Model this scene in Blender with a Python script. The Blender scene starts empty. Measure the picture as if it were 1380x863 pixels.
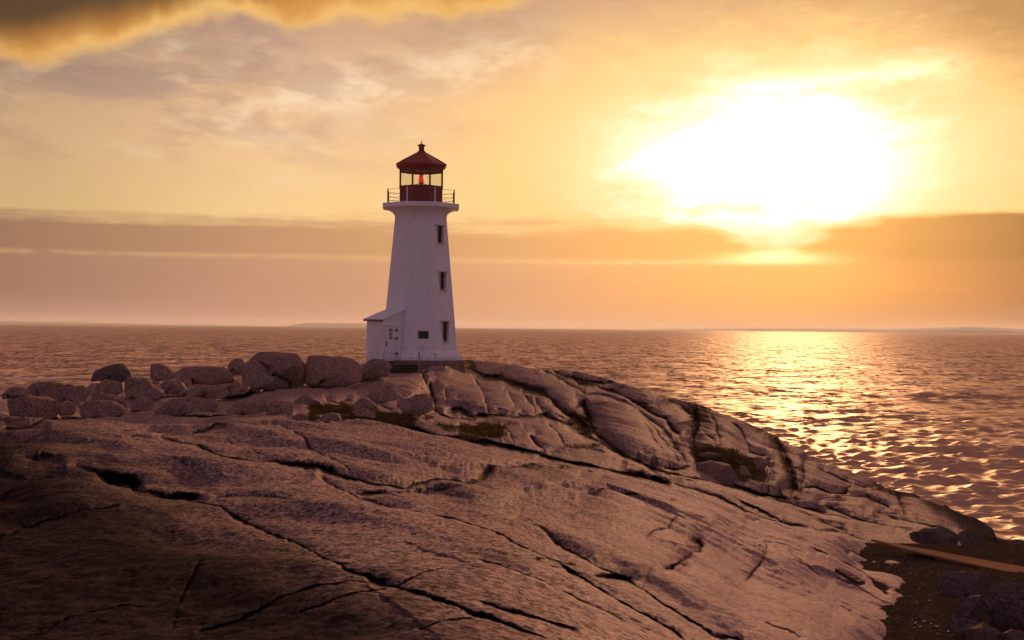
import bpy, bmesh, math, random
import numpy as np
from mathutils import Vector, Matrix

random.seed(7)
RNG = np.random.default_rng(11)
sc = bpy.context.scene
COL = sc.collection

# ------------------------------------------------------------------ camera
F = 1725.0            # focal length in photo pixels (1380 wide)
CAMZ = 9.5
PITCH, ROLL = math.radians(0.332), math.radians(0.56)
cam_d = bpy.data.cameras.new('camera')
cam = bpy.data.objects.new('camera', cam_d)
COL.objects.link(cam)
cam_d.sensor_width = 36.0
cam_d.lens = 36.0 * F / 1380.0
cam_d.clip_start = 0.1
cam_d.clip_end = 60000.0
RM = Matrix.Rotation(math.pi / 2 + PITCH, 4, 'X') @ Matrix.Rotation(ROLL, 4, 'Z')
cam.matrix_world = Matrix.Translation((0, 0, CAMZ)) @ RM
sc.camera = cam
R3 = np.array(RM.to_3x3())

# ------------------------------------------------------------------ colour management
sc.view_settings.view_transform = 'Standard'
sc.view_settings.look = 'None'
sc.view_settings.exposure = 0.0
sc.view_settings.gamma = 1.0
sc.view_settings.use_curve_mapping = False
sc.cycles.use_denoising = True
sc.cycles.max_bounces = 8
sc.cycles.diffuse_bounces = 3
sc.cycles.glossy_bounces = 3
sc.cycles.transparent_max_bounces = 12
sc.cycles.sample_clamp_indirect = 6.0
sc.cycles.sample_clamp_direct = 0.0

def lin(r, g, b):
    def f(c):
        c = c / 255.0
        return c / 12.92 if c <= 0.04045 else ((c + 0.055) / 1.055) ** 2.4
    return (f(r), f(g), f(b))

# ------------------------------------------------------------------ node expression helper
class NT:
    def __init__(s, tree):
        s.t = tree; s.n = tree.nodes; s.l = tree.links
    def put(s, sock, v):
        if isinstance(v, E): v = v.s
        if isinstance(v, bpy.types.NodeSocket): s.l.new(v, sock)
        else:
            try: sock.default_value = v
            except Exception:
                sock.default_value = (v[0], v[1], v[2], 1.0) if hasattr(v, '__len__') else (v, v, v)
    def m(s, op, a, b=None, c=None, clamp=False):
        n = s.n.new('ShaderNodeMath'); n.operation = op; n.use_clamp = clamp
        s.put(n.inputs[0], a)
        if b is not None: s.put(n.inputs[1], b)
        if c is not None: s.put(n.inputs[2], c)
        return E(s, n.outputs[0])
    def vm(s, op, a, b=None, scale=None):
        n = s.n.new('ShaderNodeVectorMath'); n.operation = op
        s.put(n.inputs[0], a)
        if b is not None: s.put(n.inputs[1], b)
        if scale is not None: s.put(n.inputs['Scale'], scale)
        return n.outputs['Value'] if op in ('DOT_PRODUCT', 'LENGTH', 'DISTANCE') else n.outputs[0]
    def xyz(s, v):
        n = s.n.new('ShaderNodeSeparateXYZ'); s.put(n.inputs[0], v)
        return [E(s, n.outputs[i]) for i in range(3)]
    def comb(s, x, y, z=0.0):
        n = s.n.new('ShaderNodeCombineXYZ')
        for i, q in enumerate((x, y, z)): s.put(n.inputs[i], q)
        return n.outputs[0]
    def ss(s, v, a, b, lo=0.0, hi=1.0):
        n = s.n.new('ShaderNodeMapRange'); n.interpolation_type = 'SMOOTHSTEP'
        s.put(n.inputs[0], v); s.put(n.inputs[1], a); s.put(n.inputs[2], b); s.put(n.inputs[3], lo); s.put(n.inputs[4], hi)
        return E(s, n.outputs[0])
    def mix(s, f, a, b, mode='MIX', clampf=True):
        n = s.n.new('ShaderNodeMix'); n.data_type = 'RGBA'; n.blend_type = mode; n.clamp_factor = clampf
        s.put(n.inputs['Factor'], f)
        s.put(n.inputs[6], tuple(a) + (1.0,) if isinstance(a, tuple) and len(a) == 3 else a)
        s.put(n.inputs[7], tuple(b) + (1.0,) if isinstance(b, tuple) and len(b) == 3 else b)
        return n.outputs[2]
    def noise(s, vec, scale, detail=4.0, rough=0.55, dist=0.0, lac=2.0):
        n = s.n.new('ShaderNodeTexNoise'); s.put(n.inputs['Vector'], vec)
        n.inputs['Scale'].default_value = scale; n.inputs['Detail'].default_value = detail
        n.inputs['Roughness'].default_value = rough; n.inputs['Distortion'].default_value = dist
        n.inputs['Lacunarity'].default_value = lac
        return E(s, n.outputs[0])
    def voro(s, vec, scale, feature='F1', rand=1.0):
        n = s.n.new('ShaderNodeTexVoronoi'); n.feature = feature; s.put(n.inputs['Vector'], vec)
        n.inputs['Scale'].default_value = scale; n.inputs['Randomness'].default_value = rand
        return n
    def ramp(s, f, stops, interp='LINEAR'):
        n = s.n.new('ShaderNodeValToRGB'); s.put(n.inputs[0], f); r = n.color_ramp; r.interpolation = interp
        while len(r.elements) < len(stops): r.elements.new(0.5)
        for e, (p, c) in zip(r.elements, stops):
            e.position = p; e.color = tuple(c) + (1.0,) if len(c) == 3 else c
        return n.outputs[0]
    def bump(s, h, strength=1.0, dist=1.0, normal=None):
        n = s.n.new('ShaderNodeBump'); s.put(n.inputs['Height'], h)
        n.inputs['Strength'].default_value = strength; n.inputs['Distance'].default_value = dist
        if normal is not None: s.put(n.inputs['Normal'], normal)
        return n.outputs[0]

class E:
    def __init__(s, nt, sock): s.nt = nt; s.s = sock
    def __add__(s, o): return s.nt.m('ADD', s, o)
    __radd__ = __add__
    def __mul__(s, o): return s.nt.m('MULTIPLY', s, o)
    __rmul__ = __mul__
    def __sub__(s, o): return s.nt.m('SUBTRACT', s, o)
    def __rsub__(s, o): return s.nt.m('SUBTRACT', o, s)
    def __truediv__(s, o): return s.nt.m('DIVIDE', s, o)
    def exp(s): return s.nt.m('EXPONENT', s)
    def pow(s, p): return s.nt.m('POWER', s, p)
    def clamp(s): return s.nt.m('ADD', s, 0.0, clamp=True)

# ------------------------------------------------------------------ world
SUN_A, SUN_E = math.radians(12.5), math.radians(8.5)
world = bpy.data.worlds.new('World'); sc.world = world
world.use_nodes = True
wt = world.node_tree; wt.nodes.clear(); W = NT(wt)
tc = wt.nodes.new('ShaderNodeTexCoord')
dx, dy, dz = W.xyz(tc.outputs['Generated'])
A = W.m('ARCTAN2', dx, dy) * (180 / math.pi)                     # degrees right of the view axis
El = W.m('ARCSINE', dz) * (180 / math.pi)                         # degrees above the horizon
dirv = tc.outputs['Generated']
absA = W.m('ABSOLUTE', A - 8.0)
# cloud coordinates (degrees), stretched sideways
cv = W.comb(A * 0.10, El * 0.42, 0.0)
n_big = W.noise(cv, 0.55, 5, 0.55, 0.3)
n_str = W.noise(W.comb(A * 0.045, El * 0.9, 3.0), 1.0, 5, 0.55, 0.2)
n_cir = W.noise(W.comb(A * 0.16 + El * 0.10, El * 0.42 - A * 0.05, 7.0), 1.5, 6, 0.58, 0.3)
n_fin = W.noise(W.comb(A * 0.25, El * 0.7, 11.0), 2.2, 7, 0.62, 0.5)
# upper sky by elevation
up = W.ramp(El * (1 / 40.0), [(0.0, lin(226, 172, 128)), (0.12, lin(246, 204, 142)), (0.20, lin(240, 196, 148)),
                              (0.30, lin(224, 178, 142)), (0.42, lin(214, 156, 126)), (0.62, lin(208, 146, 120)), (1.0, lin(160, 108, 104))])
up = W.vm('SCALE', up, scale=W.ss(El, 15.0, 24.0, 1.0, 1.75))
# grey-mauve patches and peach cirrus high left
mauve = W.ss(n_big, 0.47, 0.62) * W.ss(El, 7.0, 10.5) * W.ss(A, 6.0, -3.0)
up = W.mix(mauve * 0.8, up, lin(186, 150, 136))
cir = W.ss(n_cir, 0.54, 0.72) * W.ss(El, 4.6, 8.5) * W.ss(A, 9.0, 2.0)
up = W.mix(cir * 0.6, up, lin(250, 218, 178))
n_w = W.noise(W.comb(A * 0.34 + El * 0.2, El * 0.75 - A * 0.22, 21.0), 0.8, 6, 0.62, 0.1)
wcl = W.ss(n_w, 0.42, 0.60) * ((((El - 10.6 - (A + 6.0) * 0.16) * (1 / 1.25)).pow(2.0) * -1.0).exp()) * W.ss(A, -15.0, -9.0) * W.ss(A, 3.5, 1.5)
up = W.mix(wcl * 0.8, up, lin(252, 222, 186))
gry = W.ss(W.noise(W.comb(A * 0.22 + El * 0.2, El * 0.5, 31.0), 1.0, 6, 0.6, 0.15), 0.46, 0.62) * W.ss(El, 5.5, 9.5) * W.ss(A, 0.0, -7.0)
up = W.mix(gry * 0.6, up, lin(190, 150, 128))
# right: orange-brown upper sky
rb = W.ss(A, 2.0, 20.0) * W.ss(El, 6.0, 13.0)
up = W.mix(rb * 0.85, up, lin(184, 128, 86))
rd = W.ss(A, 15.0, 24.0)
up = W.mix(rd * 0.7, up, lin(196, 128, 58))
pf = W.ss(n_cir * 0.55 + n_str * 0.45, 0.47, 0.60) * W.ss(A, 13.0, 17.0) * W.ss(El, 12.2, 10.5) * W.ss(El, 4.4, 5.2)
up = W.mix(pf * 0.75, up, lin(252, 184, 84))
wis = W.ss(n_fin + n_str * 0.35, 0.70, 0.86) * W.ss(A, 7.0, 11.0) * W.ss(El, 8.0, 10.0)
up = W.mix(wis * 0.4, up, lin(222, 168, 112))
# dark brown cloud with golden fringe, top left
n_ed = W.noise(W.comb(A * 0.26, El * 0.14, 51.0), 1.0, 4, 0.5, 0.2)
edge = El - (11.1 + W.ss(A, -21.0, -10.0) * 2.0 + W.ss(A, -8.0, 1.0) * 1.0) + (n_ed - 0.5) * 3.2 + (n_fin - 0.5) * 0.9
fr = W.ss(edge, -0.35, 0.55) * W.ss(A, 4.0, -1.5)
gold = W.mix(W.ss(edge + (n_ed - 0.5) * 3.0, 0.0, 1.6), lin(244, 190, 108), lin(212, 142, 58))
vg = W.ss(A, -9.0, -22.0) * 0.30 + W.ss(El, 9.0, 15.0) * 0.22 + W.ss(A, 17.0, 23.0) * 0.22
up = W.vm('SCALE', up, scale=1.0 - vg * W.ss(El, 22.0, 15.0))
up = W.mix(fr * 0.95, up, gold)
core = W.ss(El - 11.5 - (A + 21.8) * 0.25 + (n_ed - 0.5) * 2.0, -0.6, 1.3) * W.ss(A, -2.0, -10.0)
up = W.mix(core * 0.95, up, lin(70, 46, 30))
# low bank
btop = 4.40 + (n_str - 0.5) * 2.2 + (n_big - 0.5) * 1.4 + W.ss(A, 12.0, 17.0) * 0.55 - W.ss(W.m('ABSOLUTE', A - 11.6), 3.2, 0.0) * 1.0
bank = W.ss(El + (n_fin - 0.5) * 0.5, btop + 0.42, btop - 0.26)
lowc = W.ramp((A + 24.0) * (1 / 48.0), [(0.0, lin(130, 90, 82)), (0.22, lin(172, 122, 104)), (0.5, lin(216, 154, 114)), (0.68, lin(238, 164, 88)),
                                       (0.78, lin(242, 168, 80)), (0.88, lin(208, 132, 70)), (1.0, lin(132, 84, 62))])
bankc = W.ramp((A + 24.0) * (1 / 48.0), [(0.0, lin(128, 86, 74)), (0.22, lin(166, 116, 92)), (0.5, lin(214, 154, 100)), (0.66, lin(232, 158, 76)),
                                        (0.75, lin(236, 158, 66)), (0.86, lin(186, 118, 50)), (1.0, lin(116, 72, 44))])
inb = W.ss(El, 2.75, 3.35) 
low = W.mix(inb, lowc, bankc)
pink = W.ss(El, 1.6, 0.1)
low = W.mix(pink * 0.45, low, W.mix(W.ss(A, -14.0, 6.0), lin(190, 140, 132), lin(228, 160, 118)))
slit_y = 3.02 + (n_str - 0.5) * 0.5
slit = (((El - slit_y) * (1 / 0.12)).pow(2.0) * -1.0).exp() * W.ss(n_fin, 0.30, 0.55)
low = W.mix(slit * (0.30 + W.ss(absA, 9.0, 3.0) * 0.5) * W.ss(A, 17.5, 11.0), low, lin(246, 196, 134))
low = W.mix(((n_str - 0.5) * 1.6 + 0.25).clamp() * 0.35, low, W.mix(W.ss(A, 8.0, 20.0), lin(178, 128, 112), lin(120, 76, 52)))
sky = W.mix(bank * W.ss(A, -12.0, 4.0, 0.82, 0.93), up, low)
# glow of the veiled sun (additive, wide and narrow lobes)
ga = (A - 11.4) * (1 / 9.0); ge = (El - 6.5) * (1 / 5.6)
wide = ((ga * ga + ge * ge) * -1.0).exp()
gb = (A - 11.3 + (n_fin - 0.5) * 2.0) * (1 / 10.2); gc = (El - 7.3 + (n_cir - 0.5) * 4.0 + (n_fin - 0.5) * 2.2) * (1 / 4.7)
core2 = ((gb * gb + gc * gc).pow(0.72) * -1.25).exp()
dim = 1.0 - bank * 0.93
add1 = wide * (0.22 + dim * 0.14)
gm = core2 * dim
gd = (A - 11.6) * (1 / 2.1); gf = (El - 3.16) * (1 / 0.24)
add3 = ((gd * gd + gf * gf) * -1.0).exp() * 0.9
s1 = W.vm('SCALE', lin(255, 186, 128), scale=add1)
s2 = W.vm('SCALE', lin(255, 226, 170), scale=add3)
gcol = W.ramp(gm, [(0.0, lin(250, 198, 122)), (0.22, lin(253, 208, 136)), (0.42, lin(255, 224, 168)), (0.58, lin(255, 243, 214)), (0.74, (1, 1, 0.98)), (1.0, (1, 1, 1))])
gcol = W.vm('MULTIPLY', W.vm('SCALE', gcol, scale=1.0 + gm.pow(5.0) * 4.5), (1.0, 0.97, 0.93))

# white cirrus streaks through the glow
q1 = (El - (5.1 + A * 0.42 - W.ss(A, 7.5, 11.0) * 0.5 + (n_fin - 0.5) * 0.5)) * (1 / 0.26)
st1 = (q1 * q1 * -1.0).exp() * W.ss(A, 3.4, 5.5) * W.ss(A, 12.0, 8.5)
q2 = (El - (10.6 + (A - 11.0) * 0.09 + (n_fin - 0.5) * 1.4 + (n_cir - 0.5) * 1.5)) * (1 / 0.42)
st2 = (q2 * q2 * -1.0).exp() * W.ss(A, 8.0, 11.5) * W.ss(A, 20.5, 17.0)
s3 = W.vm('SCALE', lin(255, 226, 206), scale=st1 * 0.60 + st2 * 0.55)
tot = W.mix(W.ss(gm, 0.0, 0.30), W.vm('ADD', sky, s1), gcol)
tot = W.vm('ADD', tot, W.vm('ADD', s2, s3))
# the rest of the dome: dusk lavender behind the camera
aA = W.m('ABSOLUTE', A)
side = W.ss(aA, 26.0, 95.0)
dusk = W.ramp(El * (1 / 90.0), [(0.0, lin(142, 119, 137)), (0.25, lin(128, 108, 132)), (1.0, lin(132, 98, 108))])
tot = W.mix(side, tot, dusk)
tot = W.mix(W.ss(El, 30.0, 75.0), tot, dusk)
below = W.ss(El, -0.2, -1.5)
tot = W.mix(below, tot, lin(110, 72, 60))
nish = wt.nodes.new('ShaderNodeTexSky'); nish.sky_type = 'NISHITA'; nish.sun_disc = False
nish.sun_elevation = SUN_E; nish.sun_rotation = SUN_A
nish.dust_density = 3.0; nish.air_density = 1.4
bg1 = wt.nodes.new('ShaderNodeBackground'); W.put(bg1.inputs[0], tot); bg1.inputs[1].default_value = 0.98
bg2 = wt.nodes.new('ShaderNodeBackground'); W.put(bg2.inputs[0], nish.outputs[0]); bg2.inputs[1].default_value = 0.0
addw = wt.nodes.new('ShaderNodeAddShader'); wo = wt.nodes.new('ShaderNodeOutputWorld')
wt.links.new(bg1.outputs[0], addw.inputs[0]); wt.links.new(bg2.outputs[0], addw.inputs[1])
wt.links.new(addw.outputs[0], wo.inputs[0])
bg2.inputs[1].default_value = 0.004

# ------------------------------------------------------------------ sun
sd = bpy.data.lights.new('sun', 'SUN'); sun = bpy.data.objects.new('sun', sd); COL.objects.link(sun)
sd.energy = 4.2; sd.angle = math.radians(5.0); sd.color = (1.0, 0.58, 0.32)
sv = Vector((math.sin(SUN_A) * math.cos(SUN_E), math.cos(SUN_A) * math.cos(SUN_E), math.sin(SUN_E)))
sun.rotation_euler = sv.to_track_quat('Z', 'Y').to_euler(); sun.location = (20, 60, 60)

# ------------------------------------------------------------------ pixel -> point (D = distance ahead in metres)
def P(u, v, D):
    u = np.asarray(u, float); v = np.asarray(v, float); D = np.asarray(D, float)
    u, v, D = np.broadcast_arrays(u, v, D)
    c = np.stack([(u - 690) / F, (431.5 - v) / F, -np.ones_like(u)], -1)
    d = c @ R3.T
    k = D / d[..., 1]
    w = d * k[..., None]
    w[..., 2] += CAMZ
    return w
def Pt(u, v, D): return Vector(P(u, v, D).tolist())

# ------------------------------------------------------------------ numpy noise
_perm = RNG.permutation(512).astype(np.int64); _perm = np.concatenate([_perm] * 3)
_g = RNG.normal(size=(512, 3)); _g /= np.linalg.norm(_g, axis=1)[:, None]
def pn(x, y, z):
    xi = np.floor(x).astype(np.int64); yi = np.floor(y).astype(np.int64); zi = np.floor(z).astype(np.int64)
    xf = x - xi; yf = y - yi; zf = z - zi
    f = lambda t: t * t * t * (t * (t * 6 - 15) + 10)
    a, b, c = f(xf), f(yf), f(zf)
    def g(i, j, k):
        h = _perm[(_perm[(_perm[(xi + i) & 511] + yi + j) & 511] + zi + k) & 511]
        gv = _g[h]
        return gv[..., 0] * (xf - i) + gv[..., 1] * (yf - j) + gv[..., 2] * (zf - k)
    l = lambda p, q, t: p + (q - p) * t
    return l(l(l(g(0,0,0), g(1,0,0), a), l(g(0,1,0), g(1,1,0), a), b), l(l(g(0,0,1), g(1,0,1), a), l(g(0,1,1), g(1,1,1), a), b), c) * 1.5
def fbm(x, y, z, o=4, r=0.5):
    s = 0; am = 1.0
    for i in range(o):
        s = s + am * pn(x * 2**i + 13.1 * i, y * 2**i + 7.7 * i, z * 2**i + 3.3 * i); am *= r
    return s

# ------------------------------------------------------------------ thin-plate surface through control points
class TPS:
    def __init__(s, pts):
        p = np.array(pts, float); s.c = p[:, :2] / 400.0; y = 1.0 / p[:, 2]; n = len(p)
        K = s.k(np.linalg.norm(s.c[:, None] - s.c[None], axis=2)) + np.eye(n) * 2e-4
        Pm = np.concatenate([np.ones((n, 1)), s.c], 1)
        M = np.zeros((n + 3, n + 3)); M[:n, :n] = K; M[:n, n:] = Pm; M[n:, :n] = Pm.T
        s.w = np.linalg.solve(M, np.concatenate([y, np.zeros(3)]))
    @staticmethod
    def k(r): return np.where(r > 1e-9, r * r * np.log(np.maximum(r, 1e-9)), 0)
    def __call__(s, u, v):
        sh = np.shape(u); q = np.stack([np.ravel(u), np.ravel(v)], 1) / 400.0; out = np.zeros(len(q))
        for i in range(0, len(q), 40000):
            b = q[i:i + 40000]
            out[i:i + 40000] = s.k(np.linalg.norm(b[:, None] - s.c[None], axis=2)) @ s.w[:-3] + s.w[-3] + b @ s.w[-2:]
        return 1.0 / np.clip(out, 1 / 400.0, 1 / 1.2).reshape(sh)

def seg_dist(U, V, pl, R):
    """distance to a polyline (pixels), and side (+1 = above the line), only within R"""
    d = np.full(U.shape, 1e6); side = np.ones(U.shape)
    pl = np.array(pl, float)
    for (x0, y0), (x1, y1) in zip(pl[:-1], pl[1:]):
        m = (U > min(x0, x1) - R) & (U < max(x0, x1) + R) & (V > min(y0, y1) - R) & (V < max(y0, y1) + R)
        if not m.any(): continue
        u = U[m]; v = V[m]; L = (x1 - x0)**2 + (y1 - y0)**2 + 1e-9
        t = np.clip(((u - x0) * (x1 - x0) + (v - y0) * (y1 - y0)) / L, 0, 1)
        # taper at the polyline's own ends is handled by the caller
        dd = np.hypot(u - x0 - t * (x1 - x0), v - y0 - t * (y1 - y0))
        old = d[m]; upd = dd < old
        sgn = 1.0 if x1 >= x0 else -1.0
        crs = sgn * ((x1 - x0) * (v - y0) - (y1 - y0) * (u - x0))
        sd_ = side[m]; sd_[upd] = np.where(crs[upd] < 0, 1, -1)
        old[upd] = dd[upd]; d[m] = old; side[m] = sd_
    return d, side

def inpoly(U, V, pl):
    r = np.zeros(U.shape, bool); n = len(pl)
    for i in range(n):
        x0, y0 = pl[i]; x1, y1 = pl[(i + 1) % n]
        if y0 == y1: continue
        c = ((V >= min(y0, y1)) & (V < max(y0, y1)) & (U < x0 + (V - y0) * (x1 - x0) / (y1 - y0)))
        r ^= c
    return r

def grid_mesh(name, X, mats, attrs=None, kind='structure'):
    """X (rows, cols, 3) -> one smooth mesh object"""
    r, c = X.shape[:2]
    idx = np.arange(r * c).reshape(r, c)
    f = np.stack([idx[:-1, :-1], idx[:-1, 1:], idx[1:, 1:], idx[1:, :-1]], -1).reshape(-1, 4)
    me = bpy.data.meshes.new(name)
    me.vertices.add(r * c); me.vertices.foreach_set('co', X.reshape(-1).astype(np.float32))
    me.loops.add(f.size); me.loops.foreach_set('vertex_index', f.reshape(-1).astype(np.int32))
    me.polygons.add(len(f)); me.polygons.foreach_set('loop_start', (np.arange(len(f)) * 4).astype(np.int32))
    me.update(calc_edges=True)
    me.polygons.foreach_set('use_smooth', np.ones(len(f), bool))
    if attrs is not None:
        a = me.color_attributes.new('mask', 'FLOAT_COLOR', 'POINT')
        a.data.foreach_set('color', attrs.reshape(-1).astype(np.float32))
    for m in mats: me.materials.append(m)
    o = bpy.data.objects.new(name, me); COL.objects.link(o)
    if kind: o['kind'] = kind
    return o

# ------------------------------------------------------------------ materials
def new_mat(name):
    m = bpy.data.materials.new(name); m.use_nodes = True
    t = m.node_tree; t.nodes.clear(); N = NT(t)
    b = t.nodes.new('ShaderNodeBsdfPrincipled'); o = t.nodes.new('ShaderNodeOutputMaterial')
    t.links.new(b.outputs[0], o.inputs[0])
    return m, N, b

def rock_material(name, pink, grey, dark, gcon=1.0, use_mask=True, crackle=0.5, far=False, objspace=False):
    m, N, b = new_mat(name)
    tcn = N.n.new('ShaderNodeTexCoord'); geo = N.n.new('ShaderNodeNewGeometry')
    pos = tcn.outputs['Object'] if objspace else geo.outputs['Position']
    mp = N.n.new('ShaderNodeMapping'); mp.vector_type = 'POINT'
    mp.inputs['Rotation'].default_value = (0, 0, math.radians(53)); mp.inputs['Scale'].default_value = (1, 1, 1)
    N.put(mp.inputs[0], pos)
    ms = N.n.new('ShaderNodeMapping'); N.put(ms.inputs[0], mp.outputs[0]); ms.inputs['Scale'].default_value = (0.28, 1.0, 1.0)
    streak = ms.outputs[0]
    nb = N.noise(pos, 0.35, 5, 0.6); nm = N.noise(pos, 1.7, 5, 0.6, 0.3)
    nst = N.noise(streak, 2.4, 6, 0.62, 0.4)
    col = N.mix(N.ss(nb, 0.38, 0.62), pink, grey)
    if not use_mask:
        oi = N.n.new('ShaderNodeObjectInfo'); col = N.mix(E(N, oi.outputs['Random']) * 0.6, col, dark)
    col = N.mix(N.ss(nst, 0.46, 0.68) * 0.55, col, tuple(min(1, c * 1.45) for c in pink))
    col = N.mix(N.ss(nst + nm * 0.5, 0.66, 0.5) * 0.5, col, dark)
    # lichen crust patches
    lp = N.noise(pos, 3.2, 6, 0.65, 0.8)
    col = N.mix(N.ss(lp, 0.58, 0.66) * N.ss(nb, 0.40, 0.56) * 0.6, col, tuple(c * 0.9 + 0.03 for c in grey))
    stn = N.noise(pos, 5.5, 6, 0.7, 0.5)
    col = N.mix(N.ss(stn, 0.57, 0.70) * (0.55 * gcon), col, dark)
    gn = N.noise(pos, 15.0, 6, 0.85)
    col = N.mix(N.ss(gn, 0.50, 0.60) * (0.85 * gcon), col, tuple(c * 0.30 for c in grey))
    col = N.mix(N.ss(gn, 0.46, 0.36) * (0.65 * gcon), col, tuple(min(0.8, c * 1.7) for c in pink))
    for vs_, wl, wd in ((9.0, 0.60 * gcon, 0.70 * gcon), (4.0, 0.35 * gcon, 0.45 * gcon)):
        vv = N.voro(pos, vs_); cc = N.xyz(vv.outputs['Color']); ed = N.ss(E(N, vv.outputs['Distance']), 0.55, 0.30)
        col = N.mix(N.ss(cc[0], 0.80, 0.84) * ed * wl, col, tuple(min(0.75, c * 1.6 + 0.03) for c in pink))
        col = N.mix(N.ss(cc[1], 0.20, 0.16) * ed * wd, col, tuple(c * 0.6 for c in dark))
    wx = N.noise(streak, 6.0, 6, 0.7, 0.2)
    col = N.mix(N.ss(wx, 0.54, 0.66) * 0.5, col, tuple(c * 1.2 for c in dark))
    # crystals
    v1 = N.voro(pos, 62.0); c1 = N.xyz(v1.outputs['Color'])[0]
    v2 = N.voro(pos, 21.0); c2 = N.xyz(v2.outputs['Color'])[1]
    lt = tuple(min(0.7, c * 1.55 + 0.03) for c in pink)
    col = N.mix(N.ss(c1, 0.70, 0.72) * 0.55, col, lt)
    col = N.mix(N.ss(c1, 0.26, 0.22) * 0.7, col, tuple(c * 0.3 for c in dark))
    col = N.mix(N.ss(c2, 0.76, 0.79) * (0.60 * gcon), col, lt)
    col = N.mix(N.ss(c2, 0.24, 0.21) * (0.70 * gcon), col, tuple(c * 0.4 for c in dark))
    rough = 0.72
    if use_mask:
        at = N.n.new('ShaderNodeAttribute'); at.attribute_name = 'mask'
        mo, we, lich_shade = N.xyz(at.outputs['Color']); so_ = E(N, at.outputs['Alpha'])
        mossn = N.noise(pos, 2.2, 6, 0.7)
        mossc = N.mix(N.ss(mossn, 0.4, 0.6), (0.050, 0.030, 0.018), (0.120, 0.072, 0.034))
        col = N.mix(N.ss(lich_shade + (nm - 0.5) * 0.6, 0.10, 0.90) * 0.93, col, N.mix(N.ss(lp, 0.45, 0.6), tuple(c * 0.07 for c in grey), tuple(c * 0.20 for c in grey)))  # corner shade painted into the colour, together with dark lichen
        col = N.mix(N.ss(mo + (mossn - 0.5) * 0.9, 0.35, 0.6) * 0.92, col, mossc)
        col = N.mix(N.ss(lich_shade * -1.0 + (nst - 0.5) * 0.8, 0.05, 0.85) * 0.75, col, N.mix(N.ss(gn, 0.42, 0.58), (0.66, 0.44, 0.365), (0.40, 0.265, 0.225)))  # negative values: sunlit brightness painted over paler scoured granite
        col = N.mix(N.ss(so_ + (nm - 0.5) * 0.5, 0.25, 0.75) * 0.85, col, (0.030, 0.018, 0.012))
        col = N.mix(N.ss(we + (nm - 0.5) * 0.5, 0.35, 0.65) * 0.9, col, (0.022, 0.016, 0.013))
    N.put(b.inputs['Base Color'], col)
    b.inputs['Roughness'].default_value = 0.9
    b.inputs['Specular IOR Level'].default_value = 0.0
    # bumps: grain, pits, foliation, hairline joints
    h = c1 * 0.014 + c2 * 0.028 + nst * 0.05 + N.noise(pos, 14.0, 6, 0.8) * 0.085 + wx * 0.03 + N.noise(pos, 3.0, 5, 0.6) * 0.03
    wv = N.n.new('ShaderNodeVectorMath'); wv.operation = 'ADD'
    N.put(wv.inputs[0], streak)
    nn = N.n.new('ShaderNodeTexNoise'); nn.inputs['Scale'].default_value = 0.8; nn.inputs['Detail'].default_value = 4; N.put(nn.inputs['Vector'], pos)
    N.put(wv.inputs[1], N.vm('SCALE', nn.outputs['Color'], scale=0.8))
    v3 = N.voro(wv.outputs[0], 0.8, 'DISTANCE_TO_EDGE')
    joint = N.ss(E(N, v3.outputs['Distance']), 0.0, 0.014) 
    jm = N.ss(N.noise(pos, 0.5, 3, 0.5), 0.44, 0.56)
    h = h + (joint - 1.0) * jm * (0.06 * crackle)
    bn = N.bump(h, 1.0, 0.35); N.put(b.inputs['Normal'], bn)
    gs = N.n.new('ShaderNodeBsdfGlossy'); gs.inputs['Color'].default_value = (1, 0.86, 0.74, 1); gs.inputs['Roughness'].default_value = 0.55; N.put(gs.inputs['Normal'], bn)
    ms_ = N.n.new('ShaderNodeMixShader'); N.put(ms_.inputs[0], (1.0 - we) * (1.0 - lich_shade).clamp() * 0.022 if use_mask else 0.015)
    N.l.new(b.outputs[0], ms_.inputs[1]); N.l.new(gs.outputs[0], ms_.inputs[2])
    N.l.new(ms_.outputs[0], [n for n in N.n if n.type == 'OUTPUT_MATERIAL'][0].inputs[0])
    return m

PINK = (0.400, 0.252, 0.212); GREY = (0.205, 0.150, 0.138); DARK = (0.090, 0.058, 0.050)
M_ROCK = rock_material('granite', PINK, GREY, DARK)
M_BOULD = rock_material('boulder_granite', (0.340, 0.203, 0.158), (0.235, 0.150, 0.120), (0.10, 0.062, 0.052), gcon=0.6, use_mask=False, crackle=0.2)
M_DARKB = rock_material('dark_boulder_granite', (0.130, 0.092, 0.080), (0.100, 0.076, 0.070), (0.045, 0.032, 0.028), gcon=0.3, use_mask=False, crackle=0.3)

def simple(name, c, rough=0.6, metal=0.0, nscale=8.0, var=0.15, bump=0.0, spec=0.5, emit=None, es=0.0):
    m, N, b = new_mat(name)
    g = N.n.new('ShaderNodeTexCoord')
    n = N.noise(g.outputs['Object'], nscale, 5, 0.6)
    n2 = N.noise(g.outputs['Object'], nscale * 0.2, 4, 0.6)
    f = N.ss(n * 0.5 + n2 * 0.5, 0.38, 0.62)
    N.put(b.inputs['Base Color'], N.mix(f, tuple(x * (1 - var) for x in c), tuple(min(1, x * (1 + var)) for x in c)))
    b.inputs['Roughness'].default_value = rough; b.inputs['Metallic'].default_value = metal
    b.inputs['Specular IOR Level'].default_value = spec
    if bump: N.put(b.inputs['Normal'], N.bump(n, 1.0, bump))
    if emit: b.inputs['Emission Color'].default_value = tuple(emit) + (1,); b.inputs['Emission Strength'].default_value = es
    return m

# ------------------------------------------------------------------ terrain definition (photo pixels + distance)
def D_gravel(u, v):
    hz = 441.5 + 0.0098 * (np.asarray(u, float) - 690)
    return 3.35 * F / np.maximum(np.asarray(v, float) - hz - 0.07 * F, 20)

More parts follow.
